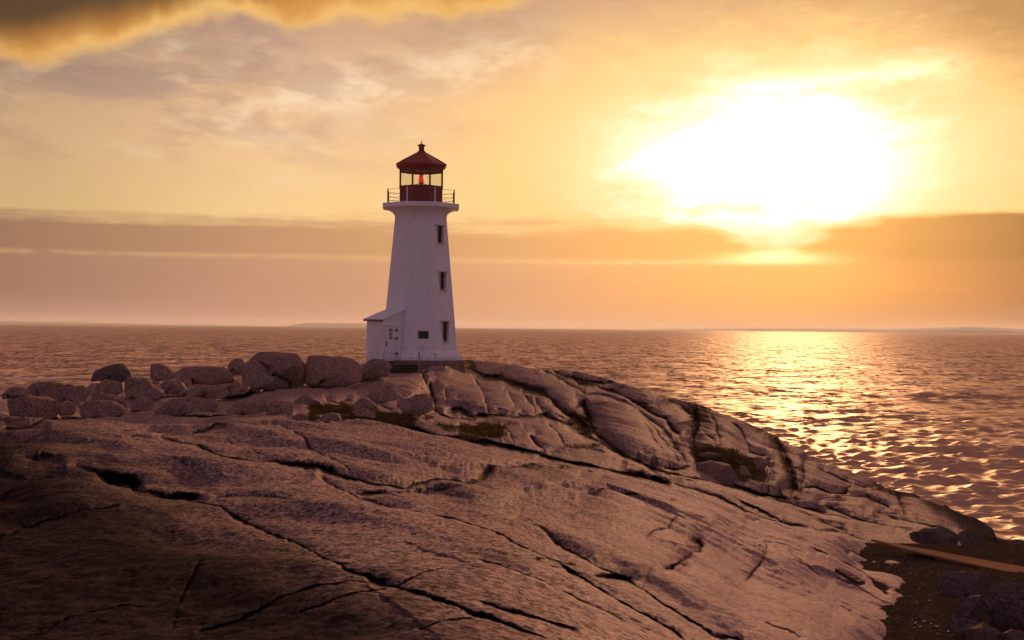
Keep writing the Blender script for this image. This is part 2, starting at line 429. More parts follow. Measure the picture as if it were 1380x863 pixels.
C1 = [(-900, 640), (-300, 585), (0, 563), (60, 571), (150, 567), (250, 566), (400, 565), (500, 573), (600, 590), (650, 600), (700, 612), (760, 628),
      (800, 632), (860, 645), (900, 655), (950, 672), (1000, 690), (1060, 705), (1130, 722), (1175, 742), (1230, 768), (1300, 800), (1500, 870), (2100, 980)]
S1 = [(-900, 660, 24), (-300, 585, 28), (0, 563, 31), (130, 569, 31.5), (250, 566, 32), (400, 565, 33.5), (500, 573, 33.5), (600, 590, 33), (700, 612, 32.5), (760, 628, 32),
      (860, 645, 32), (950, 672, 31.5), (1000, 690, 31.5), (1060, 705, 31.5), (1130, 722, 32), (1172, 742, 34.4), (1200, 770, 28.8), (1213, 798, 24.8), (1212, 830, 21.9), (1182, 861, 19.6),
      (690, 863, 7.2), (300, 863, 7.0), (0, 863, 7.5), (950, 863, 10.5), (1100, 863, 14.8), (690, 1000, 5.0), (0, 1000, 5.2), (1100, 1000, 9.5), (-300, 863, 8.5), (-900, 900, 9),
      (0, 700, 14), (300, 700, 13.5), (690, 700, 14.5), (1000, 800, 17), (950, 740, 20.5), (0, 620, 21), (300, 610, 22), (600, 640, 20.5), (850, 700, 20), (1100, 760, 25), (1130, 820, 20.2),
      (1300, 800, 36), (1400, 900, 26), (1300, 870, 27), (1600, 900, 40), (690, 1300, 3.0), (0, 1300, 3.1), (-900, 1300, 4), (1400, 1300, 6), (1800, 1100, 14), (1150, 860, 17.9), (1280, 830, 31)]
C2 = [(-900, 560), (-300, 535), (0, 522), (30, 517), (45, 514.5), (65, 515), (85, 519), (100, 519), (112, 523), (125, 517), (145, 513), (163, 513), (175, 510), (200, 510), (240, 505), (280, 497),
      (320, 500), (360, 500), (420, 500), (480, 492), (500, 487), (520, 485.2), (560, 485.3), (620, 486), (640, 485), (660, 487), (700, 494), (725, 498), (745, 497.5), (770, 499), (790, 503), (850, 520), (900, 536), (940, 545),
      (1000, 567), (1040, 585), (1080, 608), (1105, 624), (1120, 627), (1150, 637), (1180, 650), (1200, 660), (1230, 665), (1262, 680), (1272, 679), (1300, 692), (1322, 703), (1338, 714), (1342, 722), (1360, 733), (1380, 736), (1500, 740), (2100, 780)]
S2 = [(-900, 560, 78), (-300, 535, 78), (0, 522, 80), (60, 515, 82), (120, 518, 82), (200, 510, 84), (320, 500, 86), (420, 500, 88), (480, 492, 91), (520, 485.2, 92), (560, 485.3, 92), (620, 486, 92), (700, 494, 91), (790, 503, 88), (850, 520, 86), (900, 536, 84),
      (1000, 567, 79), (1080, 608, 75), (1150, 637, 71), (1230, 665, 67), (1300, 692, 62), (1340, 720, 58), (1380, 736, 56), (1500, 740, 57), (2100, 780, 46), (560, 488, 83.5), (610, 488.5, 84), (520, 489, 83),
      (0, 560, 48), (-300, 580, 46), (300, 560, 48), (450, 568, 45), (600, 588, 42), (700, 610, 42), (800, 632, 41), (900, 655, 41), (1000, 690, 40), (1100, 715, 38.5), (1180, 728, 37.5), (1240, 733, 38), (1300, 740, 39),
      (1380, 752, 40), (1500, 765, 38), (0, 640, 34), (300, 640, 34), (600, 670, 32), (900, 735, 31), (1100, 790, 28), (-900, 700, 30), (1250, 790, 31), (1380, 800, 31), (1900, 900, 24), (1380, 870, 27),
      (1300, 715, 47), (1230, 700, 46), (1100, 680, 52), (1000, 640, 54), (1000, 600, 70), (900, 600, 58), (800, 560, 66), (700, 530, 72), (600, 540, 62), (600, 520, 70), (500, 540, 60), (500, 520, 68), (300, 530, 64), (100, 540, 62), (850, 540, 76), (1100, 640, 64), (1200, 680, 56)]

# joints and edges: (polyline, k roundness, r rounding px, w groove px, g groove metres, moss)
CR1 = [
 ([(204,585),(229,591),(255,599),(280,608),(311,621),(340,623),(361,622),(427,631),(478,640),(517,646),(545,647),(600,642),(633,642),(651,636),(702,631),(763,629),(800,634)], .8, 9, 2.2, .9, .15),
 ([(361,570),(384,577),(407,590),(427,603),(453,621),(478,638)], .5, 5, 1.3, .5, 0),
 ([(427,603),(412,610),(389,615.5),(374,617)], .3, 4, 1.0, .3, 0),
 ([(302,582),(315,592),(338,605),(361,619)], .3, 4, 1.0, .3, 0),
 ([(90,634),(128,640),(150,652),(186,657),(215,661),(245,667),(274,674),(300,681),(330,694),(376,713),(407,734),(437,755),(467,777),(495,789),(525,802),(559,813),(605,827),(635,841),(659,848),(700,862),(740,880)], .9, 9, 2.6, .55, .3),
 ([(525,802),(471,795),(422,804),(376,816),(336,831),(300,847),(262,862)], .7, 7, 2.4, .28, .1),
 ([(525,804),(483,812),(437,824),(400,831)], .4, 4, 1.2, .15, 0),
 ([(534,804),(559,789),(580,778),(608,772)], .5, 5, 1.4, .2, 0),
 ([(422,632),(455,647),(483,658),(513,665),(544,675),(574,684),(605,694),(650,708),(675,716),(700,729),(753,755),(793,784),(838,810),(875,828),(926,862)], .8, 8, 2.0, .5, .1),
 ([(690,681),(734,706),(764,729),(812,758),(838,769),(856,779),(882,795),(912,814),(949,836),(1004,860)], .7, 7, 1.8, .4, .05),
 ([(793,766),(812,766),(838,772),(856,780)], .8, 6, 3.2, .6, .2),
 ([(640,748),(690,767),(727,782),(764,803),(819,828),(875,862)], .6, 8, 1.8, .3, 0),
 ([(640,822),(690,836),(738,847),(782,862)], .6, 8, 2.6, .25, .1),
 ([(886,770),(898,764),(912,758),(928,752),(941,745),(944,736),(938,730),(926,727)], 1.1, 9, 3.0, .7, .15),
 ([(775,668),(823,665),(867,669),(912,677)], .5, 6, 1.1, .3, 0),
 ([(1030,719),(1034,740),(1026,762),(1008,780),(1000,786)], .5, 7, 1.5, .45, 0),
 ([(867,721),(897,714),(915,699)], .4, 5, 1.1, .3, 0),
 ([(1042,728),(1052,742),(1060,756)], .3, 4, 1.0, .2, 0),
 ([(1060,735),(1080,749),(1093,760),(1110,778)], .3, 5, 1.2, .3, 0),
 ([(1090,735),(1123,750),(1152,767),(1178,784),(1200,799)], .7, 7, 1.6, .5, 0),
 ([(-60,700),(0,672),(30,655),(61,643),(91,643),(122,655),(140,660)], .5, 7, 1.5, .3, 0),
 ([(-60,760),(0,731),(30,713),(82,699),(122,694),(164,688)], .6, 7, 1.6, .25, 0),
 ([(240,819),(253,795),(274,764)], .5, 5, 1.6, .18, 0),
 ([(232,862),(238,835),(240,819)], .4, 5, 1.6, .15, 0),
 ([(280,665),(305,660),(335,660),(366,662),(400,668)], .7, 7, 1.3, .25, 0),
 ([(0,575),(40,577),(62,571),(80,566)], 1.0, 7, 2.5, .9, 0),
 ([(-60,618),(10,600),(40,590),(70,582)], .5, 7, 1.4, .4, 0),
 ([(155,583),(200,577),(250,578),(300,574),(330,569)], .6, 6, 1.6, .7, 0),
 ([(560,644),(600,652),(650,660),(700,676),(760,700)], .3, 8, .9, .15, 0),
 ([(960,700),(1000,716),(1050,728),(1090,742)], .4, 6, 1.1, .3, 0),
 ([(1000,697),(1050,708),(1100,722),(1150,745),(1178,762)], .5, 6, 1.2, .3, 0),
 ([(1100,790),(1140,812),(1180,838)], .4, 8, 1.2, .2, 0),
 ([(700,690),(640,668),(600,660)], .2, 6, .9, .15, 0),
 ([(930,800),(980,822),(1040,842),(1090,862)], .4, 8, 1.3, .2, 0),
 ([(60,862),(110,838),(170,820),(200,822)], .3, 7, 1.3, .12, 0),
 ([(560,862),(600,850),(640,846)], .4, 5, 1.5, .12, 0),
]
HOLE1 = [((160, 648), 22, 7, 1.7), ((182, 652), 9, 9, 1.5), ((250, 664), 22, 5.5, 1.3), ((60, 628), 28, 6, .9), ((912, 762), 16, 4, .7), ((825, 771), 26, 4, .6), ((745, 752), 30, 4, .5), ((510, 796), 14, 4, .3), ((460, 768), 16, 4, .3), ((500, 655), 16, 3, .5), ((5, 590), 30, 7, 1.0)]
CR2 = [
 ([(430,562),(500,570),(560,580),(600,587),(650,597),(700,609),(760,625),(810,631),(860,641),(905,653)], 1.0, 6, 3.2, 1.5, .12),
 ([(600,494),(625,498),(651,508),(676,512),(702,521),(732,532),(748,544),(763,559),(778,572),(794,582),(799,586)], 1.1, 9, 4.5, 1.6, .42),
 ([(727,498),(743,506),(766,518),(789,531),(812,534),(842,544),(870,559),(893,577),(911,603),(929,628)], .9, 7, 1.8, .9, .25),
 ([(789,531),(787,547),(794,567),(799,580),(817,597),(842,615),(868,628),(893,643)], 1.0, 9, 2.6, 1.1, .35),
 ([(935,626),(929,629),(916,633),(893,632)], .8, 5, 1.6, .8, .1),
 ([(766,504),(778,516),(804,521),(829,529),(855,544),(880,557),(900,566),(906,580),(920,592)], .9, 7, 2.2, 1.1, .5),
 ([(600,554),(620,554),(638,562),(656,562),(676,561),(702,562),(732,562),(753,568),(778,580),(804,595),(829,610),(850,622)], 1.0, 8, 2.6, 1.2, .3),
 ([(633,503),(648,524),(655,544),(660,561)], .5, 5, 1.3, .6, 0),
 ([(674,516),(687,534),(695,554)], .5, 5, 1.1, .5, 0),
 ([(720,534),(727,549),(731,561)], .5, 4, 1.1, .5, 0),
 ([(602,521),(602,549)], .3, 3, 1.0, .4, 0),
 ([(735,567),(753,587),(761,602)], .5, 5, 1.3, .6, .2),
 ([(712,585),(722,598),(738,610)], .8, 6, 1.8, .8, .2),
 ([(676,567),(687,587),(694,600)], .4, 5, 1.2, .5, 0),
 ([(896,539),(916,549),(931,558),(936,570),(934,587),(939,618)], .9, 8, 3.0, 1.4, .4),
 ([(931,545),(940,573),(931,601),(938,622),(952,639),(990,656),(1022,667),(1063,671)], 1.0, 8, 2.6, 1.4, .5),
 ([(1020,575),(1039,587),(1056,611),(1067,639),(1070,668)], .9, 6, 4.2, 1.3, .68),
 ([(1081,611),(1082,630),(1081,646),(1077,670)], .6, 5, 1.6, .8, .2),
 ([(985,565),(1000,583),(1008,600),(1011,611),(1024,614),(1039,612)], .6, 6, 1.4, .7, .1),
 ([(1039,612),(1036,625),(1042,640),(1038,655)], .6, 5, 1.3, .6, 0),
 ([(955,556),(966,572),(971,597)], .5, 6, 1.6, .7, .6),
 ([(942,575),(955,588),(966,597)], .5, 5, 1.2, .7, 0),
 ([(1077,660),(1102,658),(1123,667),(1140,663),(1150,650)], .7, 6, 1.6, .8, 0),
 ([(1130,670),(1164,670),(1190,680),(1203,690)], .9, 7, 2.0, 1.0, .3),
 ([(1206,662),(1211,676),(1216,684),(1223,697)], .7, 6, 1.8, .8, 0),
 ([(1100,628),(1125,640),(1160,655),(1196,664)], .6, 6, 1.6, .7, .4),
 ([(870,628),(900,641),(970,651),(1039,672),(1091,686),(1143,698),(1196,709),(1234,719)], .8, 7, 1.5, .7, .1),
 ([(872,640),(900,650),(952,666),(1004,687),(1039,701),(1081,709),(1143,716),(1171,727)], .8, 6, 1.4, .6, 0),
 ([(920,648),(970,663),(1022,688),(1053,702)], .8, 6, 1.3, .6, 0),
 ([(1039,670),(1070,684),(1095,698),(1143,716)], .8, 6, 1.3, .6, 0),
 ([(1109,681),(1140,692),(1164,702),(1199,712)], .8, 6, 1.4, .6, 0),
 ([(1176,690),(1200,697),(1240,706),(1290,720)], .8, 6, 1.6, .7, .1),
 ([(38,532),(59,527),(84,520),(100,518)], 1.0, 7, 1.6, 1.1, 0),
 ([(0,536),(20,533),(38,532),(52,545),(74,560)], .7, 7, 1.4, .8, 0),
 ([(74,559),(76,547),(97,540),(110,547)], .9, 6, 2.0, 1.0, 0),
 ([(59,527),(78,536),(92,543)], .6, 5, 1.2, .6, 0),
 ([(112,521),(122,534),(140,534),(163,541),(173,554)], .8, 6, 1.4, .8, 0),
 ([(97,540),(110,536),(122,534)], .7, 5, 1.3, .7, 0),
 ([(110,545),(140,553),(165,563)], .6, 6, 1.1, .6, 0),
 ([(163,519),(168,528),(173,534),(199,544),(219,536),(245,534),(257,526)], .9, 6, 1.8, .9, .1),
 ([(163,517),(190,520),(215,516)], .7, 5, 1.4, .7, 0),
 ([(204,549),(212,558),(242,559),(280,563),(310,562)], .8, 6, 1.6, .9, .2),
 ([(293,544),(306,539),(329,536),(350,527)], 1.0, 6, 2.4, 1.2, .3),
 ([(246,512),(255,522),(262,530),(290,538)], .7, 6, 1.4, .8, 0),
 ([(0,562),(30,562),(64,567),(120,565)], .8, 6, 1.4, .7, 0),
 ([(300,543),(338,534),(364,527),(397,524),(427,522),(463,520),(489,515),(517,512)], .9, 7, 2.0, 1.1, .1),
 ([(300,556),(320,548),(338,541),(358,540),(364,553),(394,558)], .6, 6, 1.2, .6, 0),
 ([(435,529),(440,540),(453,544),(470,541),(476,536)], .7, 6, 1.3, .7, 0),
 ([(495,526),(508,532),(520,528),(530,520)], .5, 6, 1.0, .5, 0),
 ([(508,545),(520,552),(532,553)], .5, 5, 1.0, .5, 0),
 ([(547,538),(565,554),(578,564)], .8, 5, 1.5, .7, 0),
 ([(536,556),(536,544),(560,534),(580,534),(576,520),(569,506),(580,497)], .8, 6, 1.6, .8, .1),
 ([(578,511),(583,536),(588,554),(606,562),(641,564)], .9, 7, 2.0, 1.0, .3),
 ([(560,562),(580,557),(590,556)], .5, 4, 1.2, .5, 0),
 ([(612,575),(636,582),(655,588)], .9, 5, 2.4, .9, .3),
 ([(655,573),(668,577),(674,588)], .6, 4, 1.2, .5, 0),
 ([(870,560),(884,580),(905,604),(918,627)], .3, 4, .8, .4, 0),
 ([(865,565),(880,588),(897,612),(905,630)], .3, 4, .8, .3, 0),
 ([(797,562),(830,565),(860,566)], .15, 4, .6, .2, 0),
 ([(738,496),(760,509),(790,515),(812,518),(830,512)], .7, 6, 1.5, .8, .2),
 ([(804,521),(815,512),(830,507)], .4, 4, 1.1, .5, 0),
 ([(829,529),(840,522),(845,520)], .4, 4, 1.1, .5, 0),
 ([(610,530),(625,545),(640,556)], .2, 5, .8, .3, 0),
 ([(663,512),(690,526),(715,540),(722,560)], .3, 4, .8, .3, 0),
 ([(700,524),(712,540),(738,556),(764,566)], .3, 4, .8, .3, 0),
]
HOLE2 = [((985, 632), 52, 20, 3.0), ((780, 565), 20, 20, 1.2), ((635, 572), 16, 10, 1.4), ((652, 570), 12, 10, 1.0), ((675, 556), 10, 5, .9), ((835, 622), 10, 9, 1.2), ((738, 612), 14, 6, 1.0), ((300, 540), 10, 6, 1.5), ((440, 550), 26, 6, 1.0), ((92, 553), 6, 6, 1.2), ((1065, 655), 8, 14, 1.5), ((1145, 676), 18, 5, 1.0), ((546, 499), 26, 13, 7.0)]
MOSS2 = [([(468,556),(555,560),(558,578),(462,574)], 1), ([(420,545),(478,547),(480,566),(420,566)], .8), ([(592,570),(650,572),(670,590),(640,594),(600,584)], .8), ([(652,573),(674,575),(678,594),(652,592)], 1),
         ([(938,604),(985,602),(1000,615),(1036,620),(1030,650),(985,648),(940,626)], 1), ([(762,555),(795,562),(799,590),(775,578)], .9), ([(757,597),(812,600),(815,607),(762,604)], .8),
         ([(848,536),(880,545),(900,560),(892,558),(862,548)], .8), ([(560,485),(625,485),(650,495),(640,500),(600,494),(560,492)], .75), ([(925,537),(960,548),(966,575),(944,570),(930,555)], .7), ([(518,488),(575,489),(572,500),(560,494),(518,494)], .4),
         ([(1330,728),(1380,735),(1400,750),(1340,742),(1290,738)], .8), ([(1300,720),(1345,722),(1345,735),(1300,733)], .6)]

def interp_c(C, u):
    c = np.array(C, float); return np.interp(u, c[:, 0], c[:, 1])

def u_axis(step, a=-40, b=1420):
    return np.concatenate([np.linspace(-860, a - 12, 42), np.arange(a, b, step), np.linspace(b + 12, 2050, 36)])

GS, WS = 0.60, 0.62
def build_sheet(name, C, S, CR, HOLES, step, rows_vis, vbot_fn, extra_rows, moss=(), wet_fn=None, lich_shade_fn=None, back_len=10.0, back_k=0.10, back_floor=-4.0, amp=1.0, jag=0.0, seed=0.0, RS=1.25, KS=0.6, FOLDS=(), GM=1.05):
    u = u_axis(step); vc = interp_c(C, u)
    vc = vc + jag * fbm(u / 9.0 + seed, u * 0, u * 0 + 5.5, 3, 0.6)
    vb = vbot_fn(u)
    t = np.linspace(0, 1, rows_vis)
    V = vc[None] + (vb - vc)[None] * t[:, None]
    ex = (np.linspace(0, 1, extra_rows + 1)[1:]) ** 1.6
    V = np.concatenate([V, vb[None] + (1300 - vb)[None] * ex[:, None]], 0) if extra_rows else V
    U = np.broadcast_to(u, V.shape).copy()
    base = TPS(S); Db = base(U, V)
    e = 2.0
    grad = np.clip((base(U, V - e) - base(U, V + e)) / (2 * e), 0.01 * Db / 60, 0.012 * Db)       # metres per pixel, upwards
    W0 = P(U, V, Db)
    # wobble so that the joints are never straight
    wu = 2.6 * fbm(U / 34 + seed, V / 22, U * 0 + 1.3, 3) + 0.9 * pn(U / 6, V / 5, U * 0 + 9.1)
    wv = 2.0 * fbm(U / 34 + 40 + seed, V / 22, U * 0 + 4.3, 3) + 0.7 * pn(U / 6 + 30, V / 5, U * 0 + 2.1)
    Uw, Vw = U + wu, V + wv
    add = np.zeros_like(Db); form = np.zeros_like(Db); soil = np.zeros_like(Db); mo = np.zeros_like(Db)
    for pl, k, r, w, g, ms in CR:
        d, side = seg_dist(Uw, Vw, pl, 6.0 * r * RS)
        pla = np.array(pl, float)
        taper = np.clip(np.minimum(np.hypot(Uw - pla[0, 0], Vw - pla[0, 1]), np.hypot(Uw - pla[-1, 0], Vw - pla[-1, 1])) / (1.6 * r), 0.0, 1)
        mod = 0.65 + 0.9 * np.clip(0.5 + fbm(U / 40 + w * 7, V / 30, U * 0 + k, 2), 0, 1)
        rr = r * RS
        form += (0.80 + 0.25 * np.tanh(side * d / 1.5)) * k * rr * grad * np.exp(-d / rr) * taper * KS
        add += GS * GM * g * np.exp(-(d / (w * WS * GM ** 0.5 * mod)) ** 2) * taper * mod
        soil = np.maximum(soil, min(1.0, 0.45 + 0.35 * g) * np.exp(-(d / (w * 0.85 * mod)) ** 2) * np.clip(taper * 1.5, 0, 1))
        if ms: mo = np.maximum(mo, ms * np.exp(-(d / (w * 2.6)) ** 2))
    for pl, k, R_ in FOLDS:
        d, side = seg_dist(Uw, Vw, pl, 7 * R_); pla = np.array(pl, float)
        taper = np.clip(np.minimum(np.hypot(Uw - pla[0, 0], Vw - pla[0, 1]), np.hypot(Uw - pla[-1, 0], Vw - pla[-1, 1])) / (2.2 * R_), 0.0, 1)
        dd = np.where(side < 0, d, 0.0); dd = np.minimum(dd, 1e4)
        form += k * grad * dd * dd / (dd + 2.5) * np.exp(-dd / R_) * taper
    for (cx, cy), rx, ry, g in HOLES:
        q = ((Uw - cx) / rx) ** 2 + ((Vw - cy) / ry) ** 2
        add += g * np.exp(-q ** 1.5)
    Um = Uw + 11 * fbm(U / 20, V / 12, U * 0 + 61, 3, 0.6); Vm = Vw + 6 * fbm(U / 20 + 9, V / 12, U * 0 + 71, 3, 0.6)
    for pl, a in moss:
        ins = inpoly(Um, Vm, pl).astype(float)
        d, _ = seg_dist(Um, Vm, list(pl) + [pl[0]], 12)
        mo = np.maximum(mo, a * np.clip(0.5 + np.where(ins > 0, 1, -1) * np.minimum(d, 8) / 6, 0, 1))
    # never let the rounding fold a face over itself: distance only grows going up the picture
    Ff = Db + form; mn = 0.12 * grad * np.abs(np.gradient(V, axis=0))
    cs = np.cumsum(mn[::-1], axis=0)[::-1]
    Ff = np.maximum.accumulate((Ff - cs)[::-1], axis=0)[::-1] + cs
    add = add + (Ff - Db)
    # broad relief in world space
    x, y, z = W0[..., 0], W0[..., 1], W0[..., 2]
    ca, sa = math.cos(math.radians(-53)), math.sin(math.radians(-53))
    xs, ys = x * ca + y * sa, -x * sa + y * ca
    zn = 0.21 * fbm(xs / 7.0 + seed, ys / 2.6, z / 3 + 2, 3, 0.5) + 0.022 * fbm(xs / 2.0 + 3, ys / 0.7 + seed, z / .8, 3, 0.55)
    near = np.clip(Db / 14.0, 0.35, 1.0)
    zn = zn * near * amp + 0.012 * fbm(x / 0.22, y / 0.22, z / 0.22, 3, 0.6)
    # slabs step up and down a little
    X = P(U, V, Db + add)
    X[..., 2] += zn
    # rock behind the crest, falling away
    cr = X[0]; pl_slope = (CAMZ - cr[:, 2]) / np.maximum(cr[:, 1], 1)
    Lb = np.concatenate([[0.12, 0.3, 0.6, 1.0, 1.6, 2.4], np.linspace(3.4, back_len, 9)])
    hor = cr[:, :2] / np.linalg.norm(cr[:, :2], axis=1)[:, None]
    back = []
    for L in Lb[::-1]:
        q = cr.copy(); q[:, :2] += hor * L
        q[:, 2] = cr[:, 2] - pl_slope * L - back_k * L * L * 0.5 - 0.12 * L + 0.10 * min(L, 1.0) * fbm(cr[:, 0] / 1.5, cr[:, 1] * 0 + L / 1.5, cr[:, 2] * 0 + seed, 2) * min(1, L) - 0.05 * min(L, 1)
        q[:, 2] = np.maximum(q[:, 2], back_floor)
        back.append(q)
    X = np.concatenate([np.array(back), X], 0)
    nb_ = len(Lb)
    pad = lambda a: np.concatenate([np.repeat(a[:1], nb_, 0), a], 0)
    wet = wet_fn(U, V, X[nb_:]) if wet_fn else np.zeros_like(Db)
    lich_shade = lich_shade_fn(U, V, X[nb_:]) if lich_shade_fn else np.zeros_like(Db)
    attrs = np.stack([pad(mo), pad(wet), pad(lich_shade), pad(soil)], -1)
    o = grid_mesh(name, X, [M_ROCK], attrs)
    return dict(o=o, X=X, U=pad(U), V=pad(V), moss=pad(mo), nb=nb_, u=u)

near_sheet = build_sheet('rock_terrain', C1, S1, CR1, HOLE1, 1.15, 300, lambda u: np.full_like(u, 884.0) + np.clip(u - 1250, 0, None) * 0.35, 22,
    lich_shade_fn=lambda U, V, X: np.clip((U * -0.66 + V * 1.35 - 600) / 300, 0, 1.2) - 0.8 * np.clip((U - 700) / 320, 0, 1), back_len=9.0, back_k=0.16, back_floor=1.0, jag=0.8, seed=0.0, RS=1.5, KS=0.75,  # painted shade plus lichen towards lower left, painted sunlight towards the right
    FOLDS=[([(300,640),(380,660),(440,676),(500,690),(560,706),(620,722),(720,752)],.95,22), ([(640,648),(700,646),(760,650),(850,660),(930,692),(1010,722),(1060,745)],.9,30), ([(220,587),(300,580),(400,583),(500,600),(600,615),(700,625),(770,630)],.55,18),
           ([(60,650),(180,676),(300,700),(400,735),(470,785)],.5,38), ([(660,765),(800,812),(900,850),(960,880)],.8,24), ([(930,705),(1010,740),(1080,775),(1150,820),(1185,850)],.95,30), ([(560,660),(640,672),(730,700),(800,738),(850,772)],.6,18), ([(-40,600),(60,588),(150,596),(230,616)],.6,20)])
far_sheet = build_sheet('rock_terrain', C2, S2, CR2, HOLE2, 1.15, 250, lambda u: interp_c(C1, u) + 26, 0, moss=MOSS2,
    wet_fn=lambda U, V, X: np.clip((U - 1150) / 130 - (V - interp_c(C2, U)) / 34, 0, 1) * (U < 1360) + 0.85 * np.clip(1 - (X[..., 2] - 0.3) / 1.0, 0, 1),
    back_len=26.0, back_k=0.05, back_floor=-3.0, amp=0.55, jag=0.5, seed=17.0, RS=1.7, KS=1.05, GM=1.75)

def project(X):
    d = (X - np.array([0, 0, CAMZ])) @ R3
    return 690 + F * d[..., 0] / -d[..., 2], 431.5 - F * d[..., 1] / -d[..., 2]
def sheet_point(sh, u, v):
    """the visible world point of the sheet at photo pixel (u, v)"""
    if 'pu' not in sh: sh['pu'], sh['pv'] = project(sh['X'][sh['nb']:])
    X = sh['X'][sh['nb']:]; d = np.hypot(sh['pu'] - u, sh['pv'] - v)
    sc_ = d + np.where(d < 2.0, X[..., 1] * 0.05, 1e3)
    return Vector(X.reshape(-1, 3)[int(np.argmin(sc_ if d.min() < 2 else d))].tolist())

# ------------------------------------------------------------------ land behind and under the camera
gx, gy = np.meshgrid(np.linspace(-70, 60, 90), np.linspace(-70, 6.0, 70)[::-1])
gz = 7.35 - 0.004 * np.maximum(0, np.abs(gx) - 8) ** 2 + 0.25 * fbm(gx / 7, gy / 7, gx * 0, 4) - 0.25 * np.clip(gy, 0, 6)
grid_mesh('rock_terrain', np.stack([gx, gy, gz], -1), [M_ROCK], np.zeros(gx.shape + (4,)))

# ------------------------------------------------------------------ gravel hollow at the right
mg, N, b = new_mat('gravel')
geo = N.n.new('ShaderNodeNewGeometry'); pos = geo.outputs['Position']
v1 = N.voro(pos, 16.0); c1 = N.xyz(v1.outputs['Color'])[0]; v2 = N.voro(pos, 5.0); 
n1 = N.noise(pos, 0.7, 6, 0.65); n2 = N.noise(pos, 9.0, 6, 0.7)
col = N.ramp(c1, [(0, (0.026, 0.018, 0.015)), (0.6, (0.052, 0.037, 0.030)), (0.93, (0.065, 0.043, 0.032)), (1.0, (0.13, 0.09, 0.07))])
col = N.mix(N.ss(n1, 0.42, 0.62) * 0.8, col, (0.046, 0.031, 0.020))
col = N.mix(N.ss(n2, 0.45, 0.7) * 0.5, col, (0.02, 0.014, 0.009))
N.put(b.inputs['Base Color'], col); b.inputs['Roughness'].default_value = 0.9; b.inputs['Specular IOR Level'].default_value = 0.0
N.put(b.inputs['Normal'], N.bump(c1 * 0.03 + n2 * 0.05 + E(N, v1.outputs['Distance']) * -0.05, 1.0, 0.8))
gx, gy = np.meshgrid(np.arange(3.0, 44, 0.07), np.arange(11.5, 38.2, 0.07)[::-1])
def gravel_z(x, y):
    return CAMZ - (3.35 + 0.07 * y) + 0.05 * fbm(x / 2.2, y / 2.2, x * 0 + 3, 4) - 0.25 * np.clip(y - 35.0, 0, 10) ** 1.3
gz = gravel_z(gx, gy) + 0.018 * fbm(gx / .16, gy / .16, gx * 0, 2, .6)
grid_mesh('gravel_ground', np.stack([gx, gy, gz], -1), [mg])

# ------------------------------------------------------------------ sea
mse, N, b = new_mat('sea_water')
geo = N.n.new('ShaderNodeNewGeometry'); pos = geo.outputs['Position']
at = N.n.new('ShaderNodeAttribute'); at.attribute_name = 'mask'
fo = N.xyz(at.outputs['Color'])[0]
px_, py_, pz_ = N.xyz(pos)
wv1 = N.noise(N.comb(px_ * 0.55, py_, 0.0), 1.6, 5, 0.62, 0.4); wv2 = N.noise(N.comb(px_ * 0.6, py_, 4.0), 0.35, 5, 0.62, 0.4)
fn = N.noise(pos, 0.9, 6, 0.7, 0.6)
foam = N.ss(fo * 0.9 + (fn - 0.5) * 1.1, 0.45, 0.62)
def ncol(vec, sc_, det, ro):
    q = N.n.new('ShaderNodeTexNoise'); q.inputs['Scale'].default_value = sc_; q.inputs['Detail'].default_value = det; q.inputs['Roughness'].default_value = ro
    N.put(q.inputs['Vector'], vec); return N.vm('SUBTRACT', q.outputs['Color'], (0.5, 0.5, 0.5))
na = ncol(N.comb(px_ * 0.5, py_, 0.0), 0.16, 2, 0.6); nb2 = ncol(N.comb(px_ * 0.55, py_, 5.0), 0.7, 4, 0.75)
gusts = N.ss(N.noise(N.comb(px_ * 0.3, py_, 0.0), 0.022, 5, 0.62), 0.30, 0.68, 0.45, 1.25)
pert = N.vm('MULTIPLY', N.vm('ADD', N.vm('SCALE', na, scale=1.1), N.vm('SCALE', nb2, scale=2.8)), (0.8, 1.0, 0.0))
pert = N.vm('SCALE', pert, scale=gusts)
p1 = N.noise(N.comb(px_ * 0.8, py_ * 0.26, 9.0), 1.0, 6, 0.72, 0.3); p2 = N.noise(N.comb(px_ * 0.16, py_ * 0.045, 2.0), 1.0, 6, 0.6, 0.3)
farw = N.ss(py_, 70.0, 320.0, 0.25, 1.0)
pert = N.vm('ADD', pert, N.comb((p2 - 0.5) * 0.3, ((p1 - 0.5) * 2.6 + (p2 - 0.5) * 1.4) * farw, 0.0))
wn = N.vm('NORMALIZE', N.vm('ADD', geo.outputs['Normal'], pert))
N.n.remove(b)
df = N.n.new('ShaderNodeBsdfDiffuse'); N.put(df.inputs['Color'], N.mix(foam, N.mix(N.ss((p1 * 0.6 + p2 * 0.4 - 0.5) * farw + 0.5, 0.40, 0.60), (0.220, 0.122, 0.078), (0.600, 0.375, 0.262)), (0.62, 0.6, 0.62))); N.put(df.inputs['Normal'], wn)
gl = N.n.new('ShaderNodeBsdfGlossy'); gl.inputs['Color'].default_value = (1.0, 0.80, 0.58, 1); gl.inputs['Roughness'].default_value = 0.48; N.put(gl.inputs['Normal'], wn)
fr = N.n.new('ShaderNodeFresnel'); fr.inputs[0].default_value = 1.33; N.put(fr.inputs['Normal'], wn)
mx = N.n.new('ShaderNodeMixShader'); N.put(mx.inputs[0], (E(N, fr.outputs[0]) * 0.125 + 0.012) * (1.0 - foam))
N.l.new(df.outputs[0], mx.inputs[1]); N.l.new(gl.outputs[0], mx.inputs[2])
N.l.new(mx.outputs[0], [n for n in N.n if n.type == 'OUTPUT_MATERIAL'][0].inputs[0])
au = np.concatenate([np.linspace(-1.35, -0.46, 24), np.linspace(-0.44, 0.44, 1250), np.linspace(0.46, 1.35, 24)])
rr = [34.0]
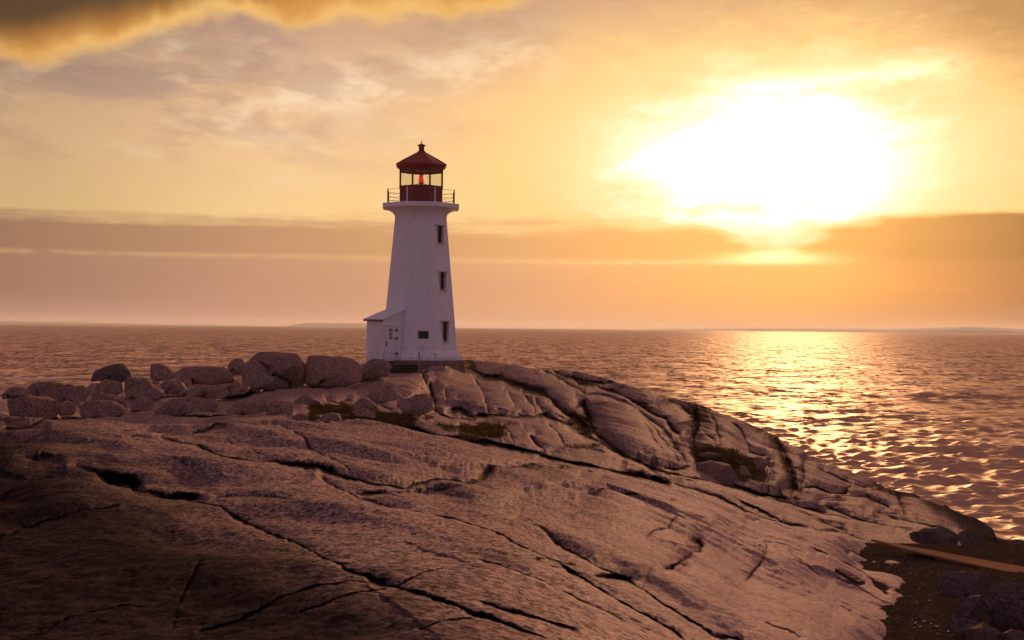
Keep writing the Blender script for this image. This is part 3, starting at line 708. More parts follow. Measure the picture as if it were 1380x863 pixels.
while rr[-1] < 13500:
    q = rr[-1]
    rr.append(q * (1.0042 if q < 2500 else 1.03))
rr = np.array(rr)
RR, AA = np.meshgrid(rr[::-1], au, indexing='ij')
sx, sy = RR * np.sin(AA), RR * np.cos(AA)
dr = np.abs(np.gradient(RR, axis=0))
Z = np.zeros_like(sx); SX = np.zeros_like(sx); SY = np.zeros_like(sx)
grp = 1.0 + 0.55 * fbm(sx / 60, sy / 35, sx * 0 + 1, 3)
NW = 80
for i in range(NW):
    lam = 0.6 * (30 / 0.6) ** ((i + RNG.random()) / NW)
    th = math.radians(-90 + 8 + RNG.normal() * (44 if lam < 9 else 22))       # runs towards the camera
    k = 2 * math.pi / lam; kx, ky = k * math.cos(th), k * math.sin(th)
    a = 0.0125 * lam * (1.0 if lam < 1.8 else (1.8 / lam) ** 1.15) * (0.6 + 0.8 * RNG.random())
    att = np.clip((lam / np.maximum(dr, 1e-3) - 2.0) / 2.0, 0, 1)
    if att.max() <= 0: continue
    ph = kx * sx + ky * sy + RNG.random() * 6.283
    g_ = grp if lam < 20 else 1.0
    Z += a * att * g_ * np.cos(ph)
    SX -= 0.9 * a * att * g_ * math.cos(th) * np.sin(ph); SY -= 0.9 * a * att * g_ * math.sin(th) * np.sin(ph)
X = np.stack([sx + SX, sy + SY, Z], -1)
# white water where the swell meets the rocks at the left
fp = P(np.array([20, 60, 100, 118]), np.array([512, 511, 512, 508]), 1.0)
att = np.zeros(sx.shape + (4,))
pixx = 690 + F * np.tan(AA)
drp = CAMZ * F / RR
att[..., 0] = 0.75 * np.clip(1 - np.abs(RR - 236 - (AA + 0.36) * 60) / 14, 0, 1) * np.clip((AA + 0.60) / .1, 0, 1) * np.clip((-0.318 - AA) / 0.02, 0, 1)
grid_mesh('sea', X, [mse], att)

# ------------------------------------------------------------------ far headlands
mh = simple('far_land', (0.05, 0.04, 0.035), 0.95, nscale=0.01, var=0.3)
def headland(name, us, hs, dist, depth):
    X = []
    for f_, hf in ((0, 0), (0.1, 0.55), (0.35, 0.95), (0.6, 1.0), (1, 0)):
        row = []
        for u_, h in zip(us, hs):
            a = math.atan((u_ - 690) / F); d = (dist + depth * f_) / math.cos(a) * math.cos(a)
            row.append([d * math.tan(a), d, h * hf - 1.0])
        X.append(row)
    o = grid_mesh(name, np.array(X)[::-1], [mh]); return o
HD = 9000.0
us = np.arange(840, 1700, 5.0)
hp = np.interp(us, [840, 900, 1000, 1120, 1200, 1260, 1310, 1350, 1400, 1500, 1700], [0, 2.2, 4.0, 4.8, 5.0, 8.0, 10.2, 8.6, 6.5, 5, 0]) + 0.5 * fbm(us / 40, us * 0, us * 0, 3)
headland('headland', us, np.maximum(hp, 0) * HD / F, HD, 1500)
us = np.arange(380, 560, 4.0)
hp = np.interp(us, [380, 398, 410, 480, 520, 560], [0, 3.0, 5.2, 6.0, 4, 0]) + 0.3 * fbm(us / 20, us * 0 + 2, us * 0, 3)
headland('headland', us, np.maximum(hp, 0) * 11000 / F, 11000, 1500)
us = np.arange(-500, 330, 6.0)
hp = np.interp(us, [-500, -300, 0, 120, 220, 330], [4, 5, 3.0, 2.4, 1.0, 0]) + 0.3 * fbm(us / 50, us * 0 + 7, us * 0, 3)
headland('headland', us, np.maximum(hp, 0) * 12000 / F, 12000, 1500)

# ------------------------------------------------------------------ object helpers
def tag(o, label, cat, group=None, kind=None):
    if label: o['label'] = label
    if cat: o['category'] = cat
    if group: o['group'] = group
    if kind: o['kind'] = kind
    return o
def empty(name, loc, rz=0.0):
    o = bpy.data.objects.new(name, None); COL.objects.link(o); o.location = loc; o.rotation_euler = (0, 0, rz); o.empty_display_size = 0.3
    return o
def link(name, bm, mat, parent=None, smooth=False, bevel=0.0):
    if bevel:
        bmesh.ops.bevel(bm, geom=[e for e in bm.edges if e.calc_face_angle(0) > 0.5], offset=bevel, segments=2, profile=0.6, affect='EDGES', clamp_overlap=True)
    bmesh.ops.recalc_face_normals(bm, faces=bm.faces)
    me = bpy.data.meshes.new(name); bm.to_mesh(me); bm.free()
    if smooth:
        for p in me.polygons: p.use_smooth = True
    me.materials.append(mat)
    o = bpy.data.objects.new(name, me); COL.objects.link(o)
    if parent is not None: o.parent = parent
    return o
def box(bm, c, s, rot=None):
    r = bmesh.ops.create_cube(bm, size=1.0)
    M = Matrix.Translation(Vector(c)) @ (rot.to_4x4() if rot is not None else Matrix.Identity(4)) @ Matrix.Diagonal((s[0], s[1], s[2], 1))
    bmesh.ops.transform(bm, matrix=M, verts=r['verts']); return r['verts']
def ngon_loft(bm, prof, n=8, cap0=True, cap1=True, turn=None):
    """prof: (half width across flats, z) -- a face looks along -Y"""
    turn = math.pi / n if turn is None else turn
    rings = []
    for a, z in prof:
        rad = a / math.cos(math.pi / n)
        rings.append([bm.verts.new((rad * math.sin(turn + i * 2 * math.pi / n), -rad * math.cos(turn + i * 2 * math.pi / n), z)) for i in range(n)])
    for r0, r1 in zip(rings[:-1], rings[1:]):
        for i in range(n): bm.faces.new((r0[i], r0[(i + 1) % n], r1[(i + 1) % n], r1[i]))
    if cap0: bm.faces.new(rings[0][::-1])
    if cap1: bm.faces.new(rings[-1])
def tube(bm, pts, r, n=8):
    pts = [Vector(p) for p in pts]; rings = []
    for i, p in enumerate(pts):
        t = (pts[min(i + 1, len(pts) - 1)] - pts[max(i - 1, 0)]).normalized()
        a = t.orthogonal().normalized(); bb = t.cross(a)
        rr_ = r[i] if hasattr(r, '__len__') else r
        rings.append([bm.verts.new(p + (a * math.cos(q) + bb * math.sin(q)) * rr_) for q in [2 * math.pi * k / n for k in range(n)]])
    for r0, r1 in zip(rings[:-1], rings[1:]):
        # match the nearest start vertex so the tube does not twist
        off = min(range(n), key=lambda s: (r1[s].co - pts[rings.index(r1)] - (r0[0].co - pts[rings.index(r0)])).length)
        r1[:] = r1[off:] + r1[:off]
        for i in range(n): bm.faces.new((r0[i], r0[(i + 1) % n], r1[(i + 1) % n], r1[i]))
    bm.faces.new(rings[0][::-1]); bm.faces.new(rings[-1])

# ------------------------------------------------------------------ lighthouse
mw, N, b = new_mat('white_painted_concrete')
tcn = N.n.new('ShaderNodeTexCoord'); pos = tcn.outputs['Object']; _, _, oz = N.xyz(pos)
n1 = N.noise(pos, 1.4, 6, 0.65); n2 = N.noise(N.comb(*[q * s_ for q, s_ in zip(N.xyz(pos), (3.0, 3.0, 0.35))]), 2.0, 5, 0.6)
c = N.mix(N.ss(n1, 0.45, 0.7) * 0.5, (0.80, 0.79, 0.80), (0.70, 0.68, 0.68))
c = N.mix(N.ss(n2, 0.54, 0.74) * 0.45, c, (0.54, 0.47, 0.42))
c = N.mix(N.ss(n2 + N.ss(oz, 1.6, 0.0) * 0.25, 0.64, 0.84) * 0.4, c, (0.42, 0.33, 0.27))
ln = N.m('FRACT', oz * (1 / 1.5) + 0.2)
line = N.ss(N.m('ABSOLUTE', ln - 0.5), 0.014, 0.004)
c = N.mix(line * 0.22, c, (0.5, 0.48, 0.48))
N.put(b.inputs['Base Color'], c); b.inputs['Roughness'].default_value = 0.55; b.inputs['Specular IOR Level'].default_value = 0.3
N.put(b.inputs['Normal'], N.bump(n1 * 0.02 + line * -0.01 + N.noise(pos, 12, 4, 0.6) * 0.01, 1.0, 0.8))
M_WHITE = mw
M_RED = simple('red_paint', (0.20, 0.012, 0.012), 0.42, nscale=4, var=0.25)
M_REDROOF = simple('red_roof_paint', (0.27, 0.020, 0.016), 0.5, nscale=3, var=0.25)
M_BLACK = simple('black_iron', (0.02, 0.018, 0.018), 0.5)
M_DGLASS = simple('dark_window_glass', (0.018, 0.014, 0.014), 0.12, var=0.3)
M_WOODF = simple('window_timber', (0.10, 0.045, 0.035), 0.6)
M_BEIGE = simple('beige_reveal', (0.50, 0.42, 0.30), 0.7)
M_FOUND = simple('stained_foundation_stone', (0.21, 0.12, 0.095), 0.85, nscale=3, var=0.4, bump=0.05)
M_BRONZE = simple('bronze_plaque', (0.035, 0.022, 0.018), 0.45, metal=0.3)
M_GALV = simple('weathered_steel', (0.12, 0.09, 0.08), 0.5, metal=0.6)
M_LAMP = simple('red_beacon_glass', (0.45, 0.02, 0.02), 0.2, emit=(1.0, 0.03, 0.02), es=0.6)
m, N, b = new_mat('lantern_glass')
b.inputs['Base Color'].default_value = (0.9, 0.95, 0.9, 1); b.inputs['Roughness'].default_value = 0.02
b.inputs['IOR'].default_value = 1.45
gt = N.n.new('ShaderNodeBsdfTransparent'); gt.inputs[0].default_value = (0.93, 0.93, 0.90, 1)
gl = N.n.new('ShaderNodeBsdfGlossy'); gl.inputs['Roughness'].default_value = 0.03
fr = N.n.new('ShaderNodeLayerWeight'); fr.inputs[0].default_value = 0.12; mx = N.n.new('ShaderNodeMixShader')
N.l.new(fr.outputs[0], mx.inputs[0]); N.l.new(gt.outputs[0], mx.inputs[1]); N.l.new(gl.outputs[0], mx.inputs[2])
N.l.new(mx.outputs[0], [n for n in N.n if n.type == 'OUTPUT_MATERIAL'][0].inputs[0]); N.n.remove(b)
M_GLASS = m

LD = 88.3
base_pt = Pt(565.2, 486, LD); base_pt.z = CAMZ - 2.26
phi = math.atan2(base_pt.x, base_pt.y)
LH = empty('lighthouse', base_pt, -phi)
tag(LH, 'white octagonal lighthouse with red lantern room on the rock summit', 'lighthouse')
# foundation
bm = bmesh.new(); ngon_loft(bm, [(3.3, -1.6), (2.99, -0.012), (2.9, -0.008)]); link('foundation', bm, M_FOUND, LH)
# plinth and tower
bm = bmesh.new(); ngon_loft(bm, [(2.96, -0.005), (2.94, 0.22), (2.60, 0.62), (2.57, 0.66)]); link('plinth', bm, M_WHITE, LH)
def wall_a(z): return 2.555 + (1.765 - 2.555) * (z - 0.64) / (9.62 - 0.64)
# ---- window face wall with true openings: build tower as loft, windows as recessed niches on the right-hand face
WZ = [(1.30, 2.62), (4.80, 5.97), (7.98, 9.14)]
WW = 0.235
bm = bmesh.new()
n = 8
zs = [0.64, 1.30, 2.62, 4.80, 5.97, 7.98, 9.14, 9.62]
coves = [(1.78, 9.86), (1.86, 10.03), (2.0, 10.18), (2.22, 10.30), (2.52, 10.345)]
prof = [(wall_a(z), z) for z in zs] + coves
rings = []
for a, z in prof:
    rad = a / math.cos(math.pi / n)
    rings.append([bm.verts.new((rad * math.sin(math.pi / n + i * 2 * math.pi / n), -rad * math.cos(math.pi / n + i * 2 * math.pi / n), z)) for i in range(n)])
for k, (r0, r1) in enumerate(zip(rings[:-1], rings[1:])):
    for i in range(n):
        v0, v1_, v2_, v3_ = r0[i], r0[(i + 1) % n], r1[(i + 1) % n], r1[i]
        if i == 0 and k in (1, 3, 5):            # the face turned to the right-front: leave the opening
            def spl(va, vb):
                L = (vb.co - va.co).length; mid = (va.co + vb.co) / 2; d = (vb.co - va.co).normalized()
                return bm.verts.new(mid - d * WW), bm.verts.new(mid + d * WW)
            b0, b1 = spl(v0, v1_); t0, t1 = spl(v3_, v2_)
            bm.faces.new((v0, b0, t0, v3_)); bm.faces.new((b1, v1_, v2_, t1))
            # reveal
            nrm = Vector((math.sin(math.pi / 4), -math.cos(math.pi / 4), 0)) * 0.20
            q = [bm.verts.new(p.co - nrm) for p in (b0, b1, t1, t0)]
            for (pa, pb), (qa, qb) in zip(((b0, b1), (b1, t1), (t1, t0), (t0, b0)), ((q[0], q[1]), (q[1], q[2]), (q[2], q[3]), (q[3], q[0]))):
                bm.faces.new((pa, pb, qb, qa))
            bm.faces.new(q)
        else:
            bm.faces.new((v0, v1_, v2_, v3_))
bm.faces.new(rings[0][::-1]); bm.faces.new(rings[-1])
link('tower', bm, M_WHITE, LH)
bm = bmesh.new(); ngon_loft(bm, [(2.565, 10.348), (2.60, 10.36), (2.60, 10.63), (2.56, 10.66)]); gal = link('gallery', bm, M_WHITE, LH)
Rf = Matrix.Rotation(math.pi / 4, 3, 'Z')         # local frame of the right-front face (its outside looks along -Y of that frame)
nv = Vector((math.sin(math.pi / 4), -math.cos(math.pi / 4), 0)); tv = Vector((math.cos(math.pi / 4), math.sin(math.pi / 4), 0))
for (z0, z1) in WZ:
    zc = (z0 + z1) / 2; a = wall_a(zc); h = z1 - z0
    c0 = nv * (a - 0.15)
    bm = bmesh.new(); box(bm, c0 + Vector((0, 0, zc)), (2 * WW - 0.004, 0.02, h - 0.006), Rf); wnd = link('window', bm, M_DGLASS, LH)
    bm = bmesh.new()
    for s_ in (-1, 1): box(bm, c0 + nv * 0.03 + tv * s_ * (WW - 0.027) + Vector((0, 0, zc)), (0.05, 0.05, h - 0.01), Rf)
    for zz in (z0 + 0.03, zc, z1 - 0.03): box(bm, c0 + nv * 0.032 + Vector((0, 0, zz)), (2 * WW - 0.11, 0.04, 0.045), Rf)
    box(bm, c0 + nv * 0.03 + Vector((0, 0, zc)), (0.03, 0.03, h - 0.02), Rf)
    link('window_frame', bm, M_WOODF, wnd)
    bm = bmesh.new(); at0 = nv * (wall_a(z0) + 0.04)
    box(bm, at0 + Vector((0, 0, z0 - 0.045)), (2 * WW + 0.16, 0.16, 0.08), Rf)
    for s_ in (-1, 1): box(bm, nv * (a + 0.012) + tv * s_ * (WW + 0.045) + Vector((0, 0, zc)), (0.08, 0.07, h), Rf)
    link('sill', bm, M_BEIGE, wnd)
    # pediment hood
    bm = bmesh.new(); zt = z1 + 0.03; aw = wall_a(z1)
    pr = [(-0.46, 0), (0.46, 0), (0.46, 0.08), (0.20, 0.12), (0.0, 0.26), (-0.20, 0.12), (-0.46, 0.08)]
    vs0 = [bm.verts.new(nv * (aw - 0.05) + tv * x_ + Vector((0, 0, zt + y_))) for x_, y_ in pr]
    vs1 = [bm.verts.new(nv * (aw + 0.17) + tv * x_ + Vector((0, 0, zt + y_))) for x_, y_ in pr]
    bm.faces.new(vs0); bm.faces.new(vs1[::-1])
    for i in range(len(pr)): bm.faces.new((vs0[i], vs0[(i + 1) % len(pr)], vs1[(i + 1) % len(pr)], vs1[i]))
    link('hood', bm, M_WHITE, wnd)
# black plaque on the front
bm = bmesh.new(); ap = wall_a(1.7)
box(bm, (0.25, -ap - 0.015, 1.70), (0.68, 0.07, 0.50)); pq = link('plaque', bm, M_BRONZE, LH, bevel=0.01)
# small taps / fixings on the plinth
for x_ in (0.98, 1.18):
    bm = bmesh.new(); tube(bm, [(x_, -2.80, 0.45), (x_, -2.92, 0.47), (x_, -2.93, 0.36)], 0.022, 6); link('pipe_stub', bm, M_GALV, LH)

# lantern room
bm = bmesh.new(); ngon_loft(bm, [(1.50, 10.655), (1.50, 10.78), (1.465, 10.80), (1.465, 11.74), (1.50, 11.76), (1.50, 11.84)])
lw = link('lantern_wall', bm, M_RED, LH)
bm = bmesh.new(); rad = 1.44 / math.cos(math.pi / 8)
for i in range(8):
    q = math.pi / 8 + i * math.pi / 4
    box(bm, (rad * math.sin(q), -rad * math.cos(q), 12.42), (0.085, 0.085, 1.16), Matrix.Rotation(q, 3, 'Z'))
    qq = i * math.pi / 4
    for zz, hh in ((11.87, 0.06), (12.97, 0.10)):
        box(bm, (1.43 * math.sin(qq), -1.43 * math.cos(qq), zz), (1.10, 0.06, hh), Matrix.Rotation(qq, 3, 'Z'))
lf = link('lantern_frame', bm, M_RED, LH)
for i in range(8):
    qq = i * math.pi / 4; bm = bmesh.new()
    box(bm, (1.425 * math.sin(qq), -1.425 * math.cos(qq), 12.41), (1.09, 0.012, 1.02), Matrix.Rotation(qq, 3, 'Z'))
    link('lantern_pane', bm, M_GLASS, LH)
bm = bmesh.new(); ngon_loft(bm, [(1.50, 13.0), (1.52, 13.16), (1.64, 13.22), (1.72, 13.30), (1.72, 13.37), (1.15, 13.74), (0.62, 14.05), (0.34, 14.22), (0.25, 14.36)]); rf = link('roof', bm, M_REDROOF, LH)
bm = bmesh.new()
for i in range(8):
    q = math.pi / 8 + i * math.pi / 4; k_ = 1 / math.cos(math.pi / 8)
    tube(bm, [(k_ * a * math.sin(q), -k_ * a * math.cos(q), z + 0.012) for a, z in ((1.72, 13.37), (1.15, 13.74), (0.62, 14.05), (0.34, 14.22))], 0.022, 6)
link('ridge', bm, M_REDROOF, rf)
bm = bmesh.new(); ngon_loft(bm, [(0.19, 14.34), (0.19, 14.70), (0.29, 14.73), (0.29, 14.77), (0.10, 14.86), (0.035, 14.90), (0.02, 15.08)], n=12); link('vent', bm, M_RED, LH, smooth=False)
# beacon and its table
bm = bmesh.new()
box(bm, (0, 0, 12.02), (0.78, 0.78, 0.05))
for sx_ in (-1, 1):
    for sy_ in (-1, 1): box(bm, (0.30 * sx_, 0.30 * sy_, 11.83), (0.05, 0.05, 0.36))
tube(bm, [(0, 0, 11.60), (0, 0, 12.2)], 0.07, 10); st = link('beacon_table', bm, M_BLACK, LH)
bm = bmesh.new(); ngon_loft(bm, [(0.17, 12.19), (0.17, 12.24), (0.185, 12.30), (0.15, 12.62), (0.13, 12.70)], n=16); bc = link('beacon', bm, M_LAMP, LH, smooth=True)
bm = bmesh.new(); ngon_loft(bm, [(0.145, 12.701), (0.145, 12.76), (0.09, 12.82), (0.02, 12.84)], n=16)
link('beacon_cap', bm, M_BLACK, bc)
bm = bmesh.new(); ngon_loft(bm, [(0.20, 12.13), (0.20, 12.188)], n=16); link('beacon_base', bm, M_BLACK, bc)
# railing posts and sagging chains
RA = 2.26 / math.cos(math.pi / 8); posts = []
for i in range(8):
    q = math.pi / 8 + i * math.pi / 4; posts.append(Vector((RA * math.sin(q), -RA * math.cos(q), 10.655)))
for i, p in enumerate(posts):
    bm = bmesh.new(); tube(bm, [p, p + Vector((0, 0, 0.98)), p + Vector((0, 0, 1.0))], [0.042, 0.042, 0.03], 8)
    tube(bm, [p, p + Vector((0, 0, 0.03))], 0.09, 8)
    link('railing_post', bm, M_WHITE if i in (0, 7) else M_GALV, LH)  # front posts coloured white as lit, the others dark as shaded
for i in range(8):
    p0, p1 = posts[i], posts[(i + 1) % 8]
    bm = bmesh.new()
    for hz, sg in ((0.95, 0.02), (0.70, 0.13), (0.38, 0.02), (0.24, 0.12)):
        tube(bm, [p0.lerp(p1, t_) + Vector((0, 0, hz - sg * 4 * t_ * (1 - t_))) for t_ in np.linspace(0, 1, 9)], 0.013, 5)
    link('railing_chain', bm, M_GALV, LH)

# entrance annex on the left-front face
an = Vector((-math.sin(math.pi / 4), -math.cos(math.pi / 4), 0)); at_ = Vector((math.cos(math.pi / 4), -math.sin(math.pi / 4), 0))
def AP(o_, t_, z_): return an * o_ + at_ * t_ + Vector((0, 0, z_))
OUT, HW, ZE, ZT = 4.20, 0.80, 2.70, 3.34
def prism(bm, quad_pts, t0, t1):
    v0 = [bm.verts.new(AP(o_, t0, z_)) for o_, z_ in quad_pts]; v1_ = [bm.verts.new(AP(o_, t1, z_)) for o_, z_ in quad_pts]
    bm.faces.new(v0); bm.faces.new(v1_[::-1])
    for i in range(len(v0)): j = (i + 1) % len(v0); bm.faces.new((v0[i], v0[j], v1_[j], v1_[i]))
bm = bmesh.new(); prism(bm, [(1.6, -0.05), (OUT, -0.05), (OUT, ZE), (1.6, ZE + (ZT - ZE) * 2.6 / 1.92)], -HW, HW)
link('annex_wall', bm, M_WHITE, LH)
bm = bmesh.new(); sl = (ZT - ZE) / 1.92
prism(bm, [(OUT + 0.20, ZE - 0.20 * sl + 0.012), (OUT + 0.20, ZE - 0.20 * sl + 0.10), (1.9, ZE + sl * (OUT - 1.9) + 0.10), (1.9, ZE + sl * (OUT - 1.9) + 0.012)], -HW - 0.12, HW + 0.12)
link('annex_roof', bm, M_WHITE, LH)
bm = bmesh.new()
prism(bm, [(OUT + 0.203, ZE - 0.203 * sl - 0.03), (OUT + 0.203, ZE - 0.203 * sl + 0.06), (OUT + 0.225, ZE - 0.225 * sl + 0.06), (OUT + 0.225, ZE - 0.225 * sl - 0.03)], -HW - 0.13, HW + 0.13)
link('gutter', bm, M_GALV, LH)
Rd = Matrix.Rotation(math.pi / 4, 3, 'Z')        # door wall looks along at_ (right-front)
DC, DWH, DZ0, DZ1 = 3.52, 0.50, 0.05, 2.28
def dbox(bm, o0, o1, t0, t1, z0, z1):
    vs = [bm.verts.new(AP(o_, t_, z_)) for o_ in (o0, o1) for t_ in (t0, t1) for z_ in (z0, z1)]
    for f_ in ((0, 1, 3, 2), (4, 6, 7, 5), (0, 4, 5, 1), (2, 3, 7, 6), (0, 2, 6, 4), (1, 5, 7, 3)): bm.faces.new([vs[i] for i in f_])
bm = bmesh.new(); dbox(bm, DC - DWH, DC + DWH, HW - 0.02, HW + 0.035, DZ0, DZ1); dr_ = link('door', bm, M_WHITE, LH)
bm = bmesh.new()
dbox(bm, DC - DWH - 0.09, DC - DWH - 0.01, HW - 0.02, HW + 0.06, 0.0, DZ1 + 0.01); dbox(bm, DC + DWH + 0.01, DC + DWH + 0.09, HW - 0.02, HW + 0.06, 0.0, DZ1 + 0.01)
dbox(bm, DC - DWH - 0.14, DC + DWH + 0.12, HW - 0.02, HW + 0.10, DZ1 + 0.012, DZ1 + 0.10); link('door_frame', bm, M_WHITE, LH)
bm = bmesh.new(); dbox(bm, DC - 0.12, DC + 0.18, HW + 0.02, HW + 0.045, 1.40, 2.12); gp = link('door_pane', bm, simple('frosted_door_glass', (0.30, 0.22, 0.17), 0.3), dr_)
for zz in (1.38, 1.60, 1.84, 2.10):
    bm = bmesh.new(); dbox(bm, DC - 0.14, DC + 0.20, HW + 0.045, HW + 0.06, zz, zz + 0.03)
    link('glazing_bar', bm, M_WHITE, dr_)
for zz in (0.42, 1.42, 1.98):
    bm = bmesh.new(); dbox(bm, DC - DWH - 0.06, DC - DWH + 0.30, HW + 0.061, HW + 0.075, zz, zz + 0.05); dbox(bm, DC - DWH - 0.07, DC - DWH + 0.02, HW + 0.062, HW + 0.085, zz - 0.07, zz + 0.12)
    link('hinge', bm, M_BLACK, dr_)
bm = bmesh.new(); dbox(bm, DC + DWH - 0.16, DC + DWH + 0.01, HW + 0.036, HW + 0.09, 1.16, 1.23); dbox(bm, DC + DWH - 0.10, DC + DWH - 0.03, HW + 0.036, HW + 0.11, 0.97, 1.10)
link('handle', bm, M_BLACK, dr_)

# ------------------------------------------------------------------ boulders (outline in photo pixels, distance, facets)
def boulder(outline, D, label, group=None, mat=None, depth=0.75, p=0.55, cuts=5, seed=1, name='boulder', sink=0.10, rough=1.0, tilt=0.0, crack=None, flat=False):
    rnd = random.Random(seed)
    pts = np.array(outline, float)
    if D is None:
        gp = sheet_point(far_sheet, (pts[:, 0].min() + pts[:, 0].max()) / 2, pts[:, 1].max() - 1.0); D = gp.y + 0.35
    pts = pts; cx, cy = (pts[:, 0].min() + pts[:, 0].max()) / 2, (pts[:, 1].min() + pts[:, 1].max()) / 2
    ang = np.arctan2(-(pts[:, 1] - cy), pts[:, 0] - cx); rad = np.hypot(pts[:, 0] - cx, pts[:, 1] - cy)
    # dense sampling of the outline as a polar function
    dens_a, dens_r = [], []
    for i in range(len(pts)):
        a_, b_ = pts[i], pts[(i + 1) % len(pts)]
        for t_ in np.linspace(0, 1, 14, endpoint=False):
            q = a_ + (b_ - a_) * t_; dens_a.append(math.atan2(-(q[1] - cy), q[0] - cx)); dens_r.append(math.hypot(q[0] - cx, q[1] - cy))
    od = np.argsort(dens_a); dens_a = np.array(dens_a)[od]; dens_r = np.array(dens_r)[od]
    dens_a = np.concatenate([dens_a - 2 * math.pi, dens_a, dens_a + 2 * math.pi]); dens_r = np.tile(dens_r, 3)
    m_px = D / F
    c = Pt(cx, cy, D); W_ = (pts[:, 0].max() - pts[:, 0].min()) * m_px; H_ = (pts[:, 1].max() - pts[:, 1].min()) * m_px
    ry = depth * max(min(W_, H_ * 1.6), 0.5 * W_) * 0.5
    c = c + Vector((0, ry * 0.3, 0))
    bm = bmesh.new(); bmesh.ops.create_icosphere(bm, subdivisions=7 if crack else 5, radius=1.0)
    co = np.array([v.co[:] for v in bm.verts])
    rho = np.hypot(co[:, 0], co[:, 2]); th = np.arctan2(co[:, 2], co[:, 0])
    R_ = np.interp(th, dens_a, dens_r) * m_px
    k_ = np.where(rho > 1e-6, rho, 1) ** p
    X_ = np.stack([np.cos(th) * R_ * k_, ry * np.sign(co[:, 1]) * np.abs(co[:, 1]) ** 0.6, np.sin(th) * R_ * k_], -1)
    # front face leans back: top pushed away, bottom nearer
    X_[:, 1] += (X_[:, 2]) * (0.35 + tilt)
    sz = min(W_, H_)
    for _ in range(cuts):
        nrm = Vector((rnd.uniform(-1, 1), -rnd.uniform(0.25, 1.0), rnd.uniform(-0.2, 1.0))).normalized(); nn_ = np.array(nrm)
        d_ = X_ @ nn_; lim = np.quantile(d_, rnd.uniform(0.74, 0.92) if mat is not M_DARKB and not flat else rnd.uniform(0.66, 0.88)); ov = np.maximum(d_ - lim, 0)
        X_ -= ov[:, None] * nn_[None] * 0.96
    for ax_, ex_ in ((0, W_), (2, H_)):
        lo_, hi_ = X_[:, ax_].min(), X_[:, ax_].max(); X_[:, ax_] = (X_[:, ax_] - lo_) / (hi_ - lo_) * ex_ - ex_ / 2
    w_ = X_ + np.array(c)
    n_ = fbm(w_[:, 0] / (sz * .5) + seed, w_[:, 1] / (sz * .5), w_[:, 2] / (sz * .5), 3) * 0.045 * sz * rough + fbm(w_[:, 0] / 0.3, w_[:, 1] / 0.3, w_[:, 2] / 0.3, 2) * 0.012 * rough
    X_ += (X_ / (np.linalg.norm(X_, axis=1)[:, None] + 1e-6)) * n_[:, None]
    if crack:
        w_ = X_ + np.array(c); pu, pv = project(w_); fr_ = X_[:, 1] < 0.1
        d, _ = seg_dist(pu, pv, crack, 8.0); X_[:, 1] += np.where(fr_, 0.30 * np.exp(-(d / 1.3) ** 2) + 0.22 * np.exp(-d / 4.0), 0)
    for v, q in zip(bm.verts, X_): v.co = q
    o = link(name, bm, mat or M_BOULD, smooth=True); o.location = c
    tag(o, label, 'boulder' if name == 'boulder' else 'rock', group)
    return o
G1 = 'loose granite boulders along the crest left of the lighthouse'
G2 = 'rocks lying in the grassy hollow'
G4 = 'broken granite blocks on the left part of the rock'
G3 = 'dark rocks heaped at the gravel hollow'
boulder([(337,474.5),(394,478),(406,490),(409.6,502),(407,520),(389,526),(361,526),(324,518.6),(322.5,500),(329,484)], 70, 'largest grey boulder on the crest, crossed by a curved crack', G1, cuts=3, p=.40, seed=3, crack=[(350,489),(362,497),(372,507),(382,512),(390,515),(389,528)])
boulder([(416,479.5),(473,482.5),(485,489),(486,513.5),(463,518.6),(422,523),(411,516),(409.5,495)], 71, 'big rounded grey boulder just right of the largest one', G1, cuts=3, p=.40, seed=5)
boulder([(487,484),(519,487),(528,496),(522,507),(487,514),(485,490.6)], 74, 'smooth boulder beside the steps, nearest to the lighthouse annex', G1, cuts=2, p=.55, seed=8)
boulder([(304.6,493),(309,486),(325,484),(331,497),(324,507),(309,503)], 74, 'small dark wedge stone leaning on the left of the largest boulder', G1, cuts=5, seed=9)
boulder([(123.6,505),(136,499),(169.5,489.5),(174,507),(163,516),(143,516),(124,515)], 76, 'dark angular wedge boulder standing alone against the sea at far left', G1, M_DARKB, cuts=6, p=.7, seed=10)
boulder([(199,495),(202,491),(212,490.5),(224,495),(238,507),(229,512),(211.6,513.5),(200,508)], 75, 'dark rounded boulder right of the angular wedge against the sea', G1, cuts=4, seed=12)
boulder([(230,496),(267,494.5),(300,495),(314,506),(318,515),(293,519),(255,518),(237,508)], 73, 'long low slab of rock on the crest left of the largest boulder', G1, cuts=3, p=.40, seed=14, depth=.6)
boulder([(215.4,518),(224,512),(242,514),(246,523.7),(237,531),(224,530.5)], 68, 'rounded stone below the long low slab', G1, cuts=3, seed=15)
boulder([(163,514),(175,509.5),(200,510.5),(206,521),(196,526),(170,522)], 71, 'flat rock under the two dark boulders against the sea', G1, cuts=3, seed=16)
boulder([(165,522),(190,519),(212,526),(218,534),(200,540),(175,537)], 67, 'pale flat-topped rock in front of the flat rock at left', G1, cuts=3, seed=17)
boulder([(176,510),(181,508),(186,512),(183,519),(177,518)], 73, 'small stone wedged between the two dark boulders', G1, cuts=3, seed=18)
boulder([(125,520),(140,512),(160,516),(164,528),(150,538),(128,534)], 70, 'rounded block under the dark wedge boulder', G1, cuts=3, seed=19)
boulder([(394,541),(406,532.6),(427.5,544),(431,551),(420,556),(397,551)], 55, 'sunlit split block with a flat slanted face in the hollow', G2, cuts=7, p=.7, seed=21)
boulder([(474,549),(478,541.6),(484,537.5),(494,537),(504,545),(508,556),(489,557)], 53, 'pale rounded boulder with a domed top in the hollow grass', G2, cuts=2, seed=22)
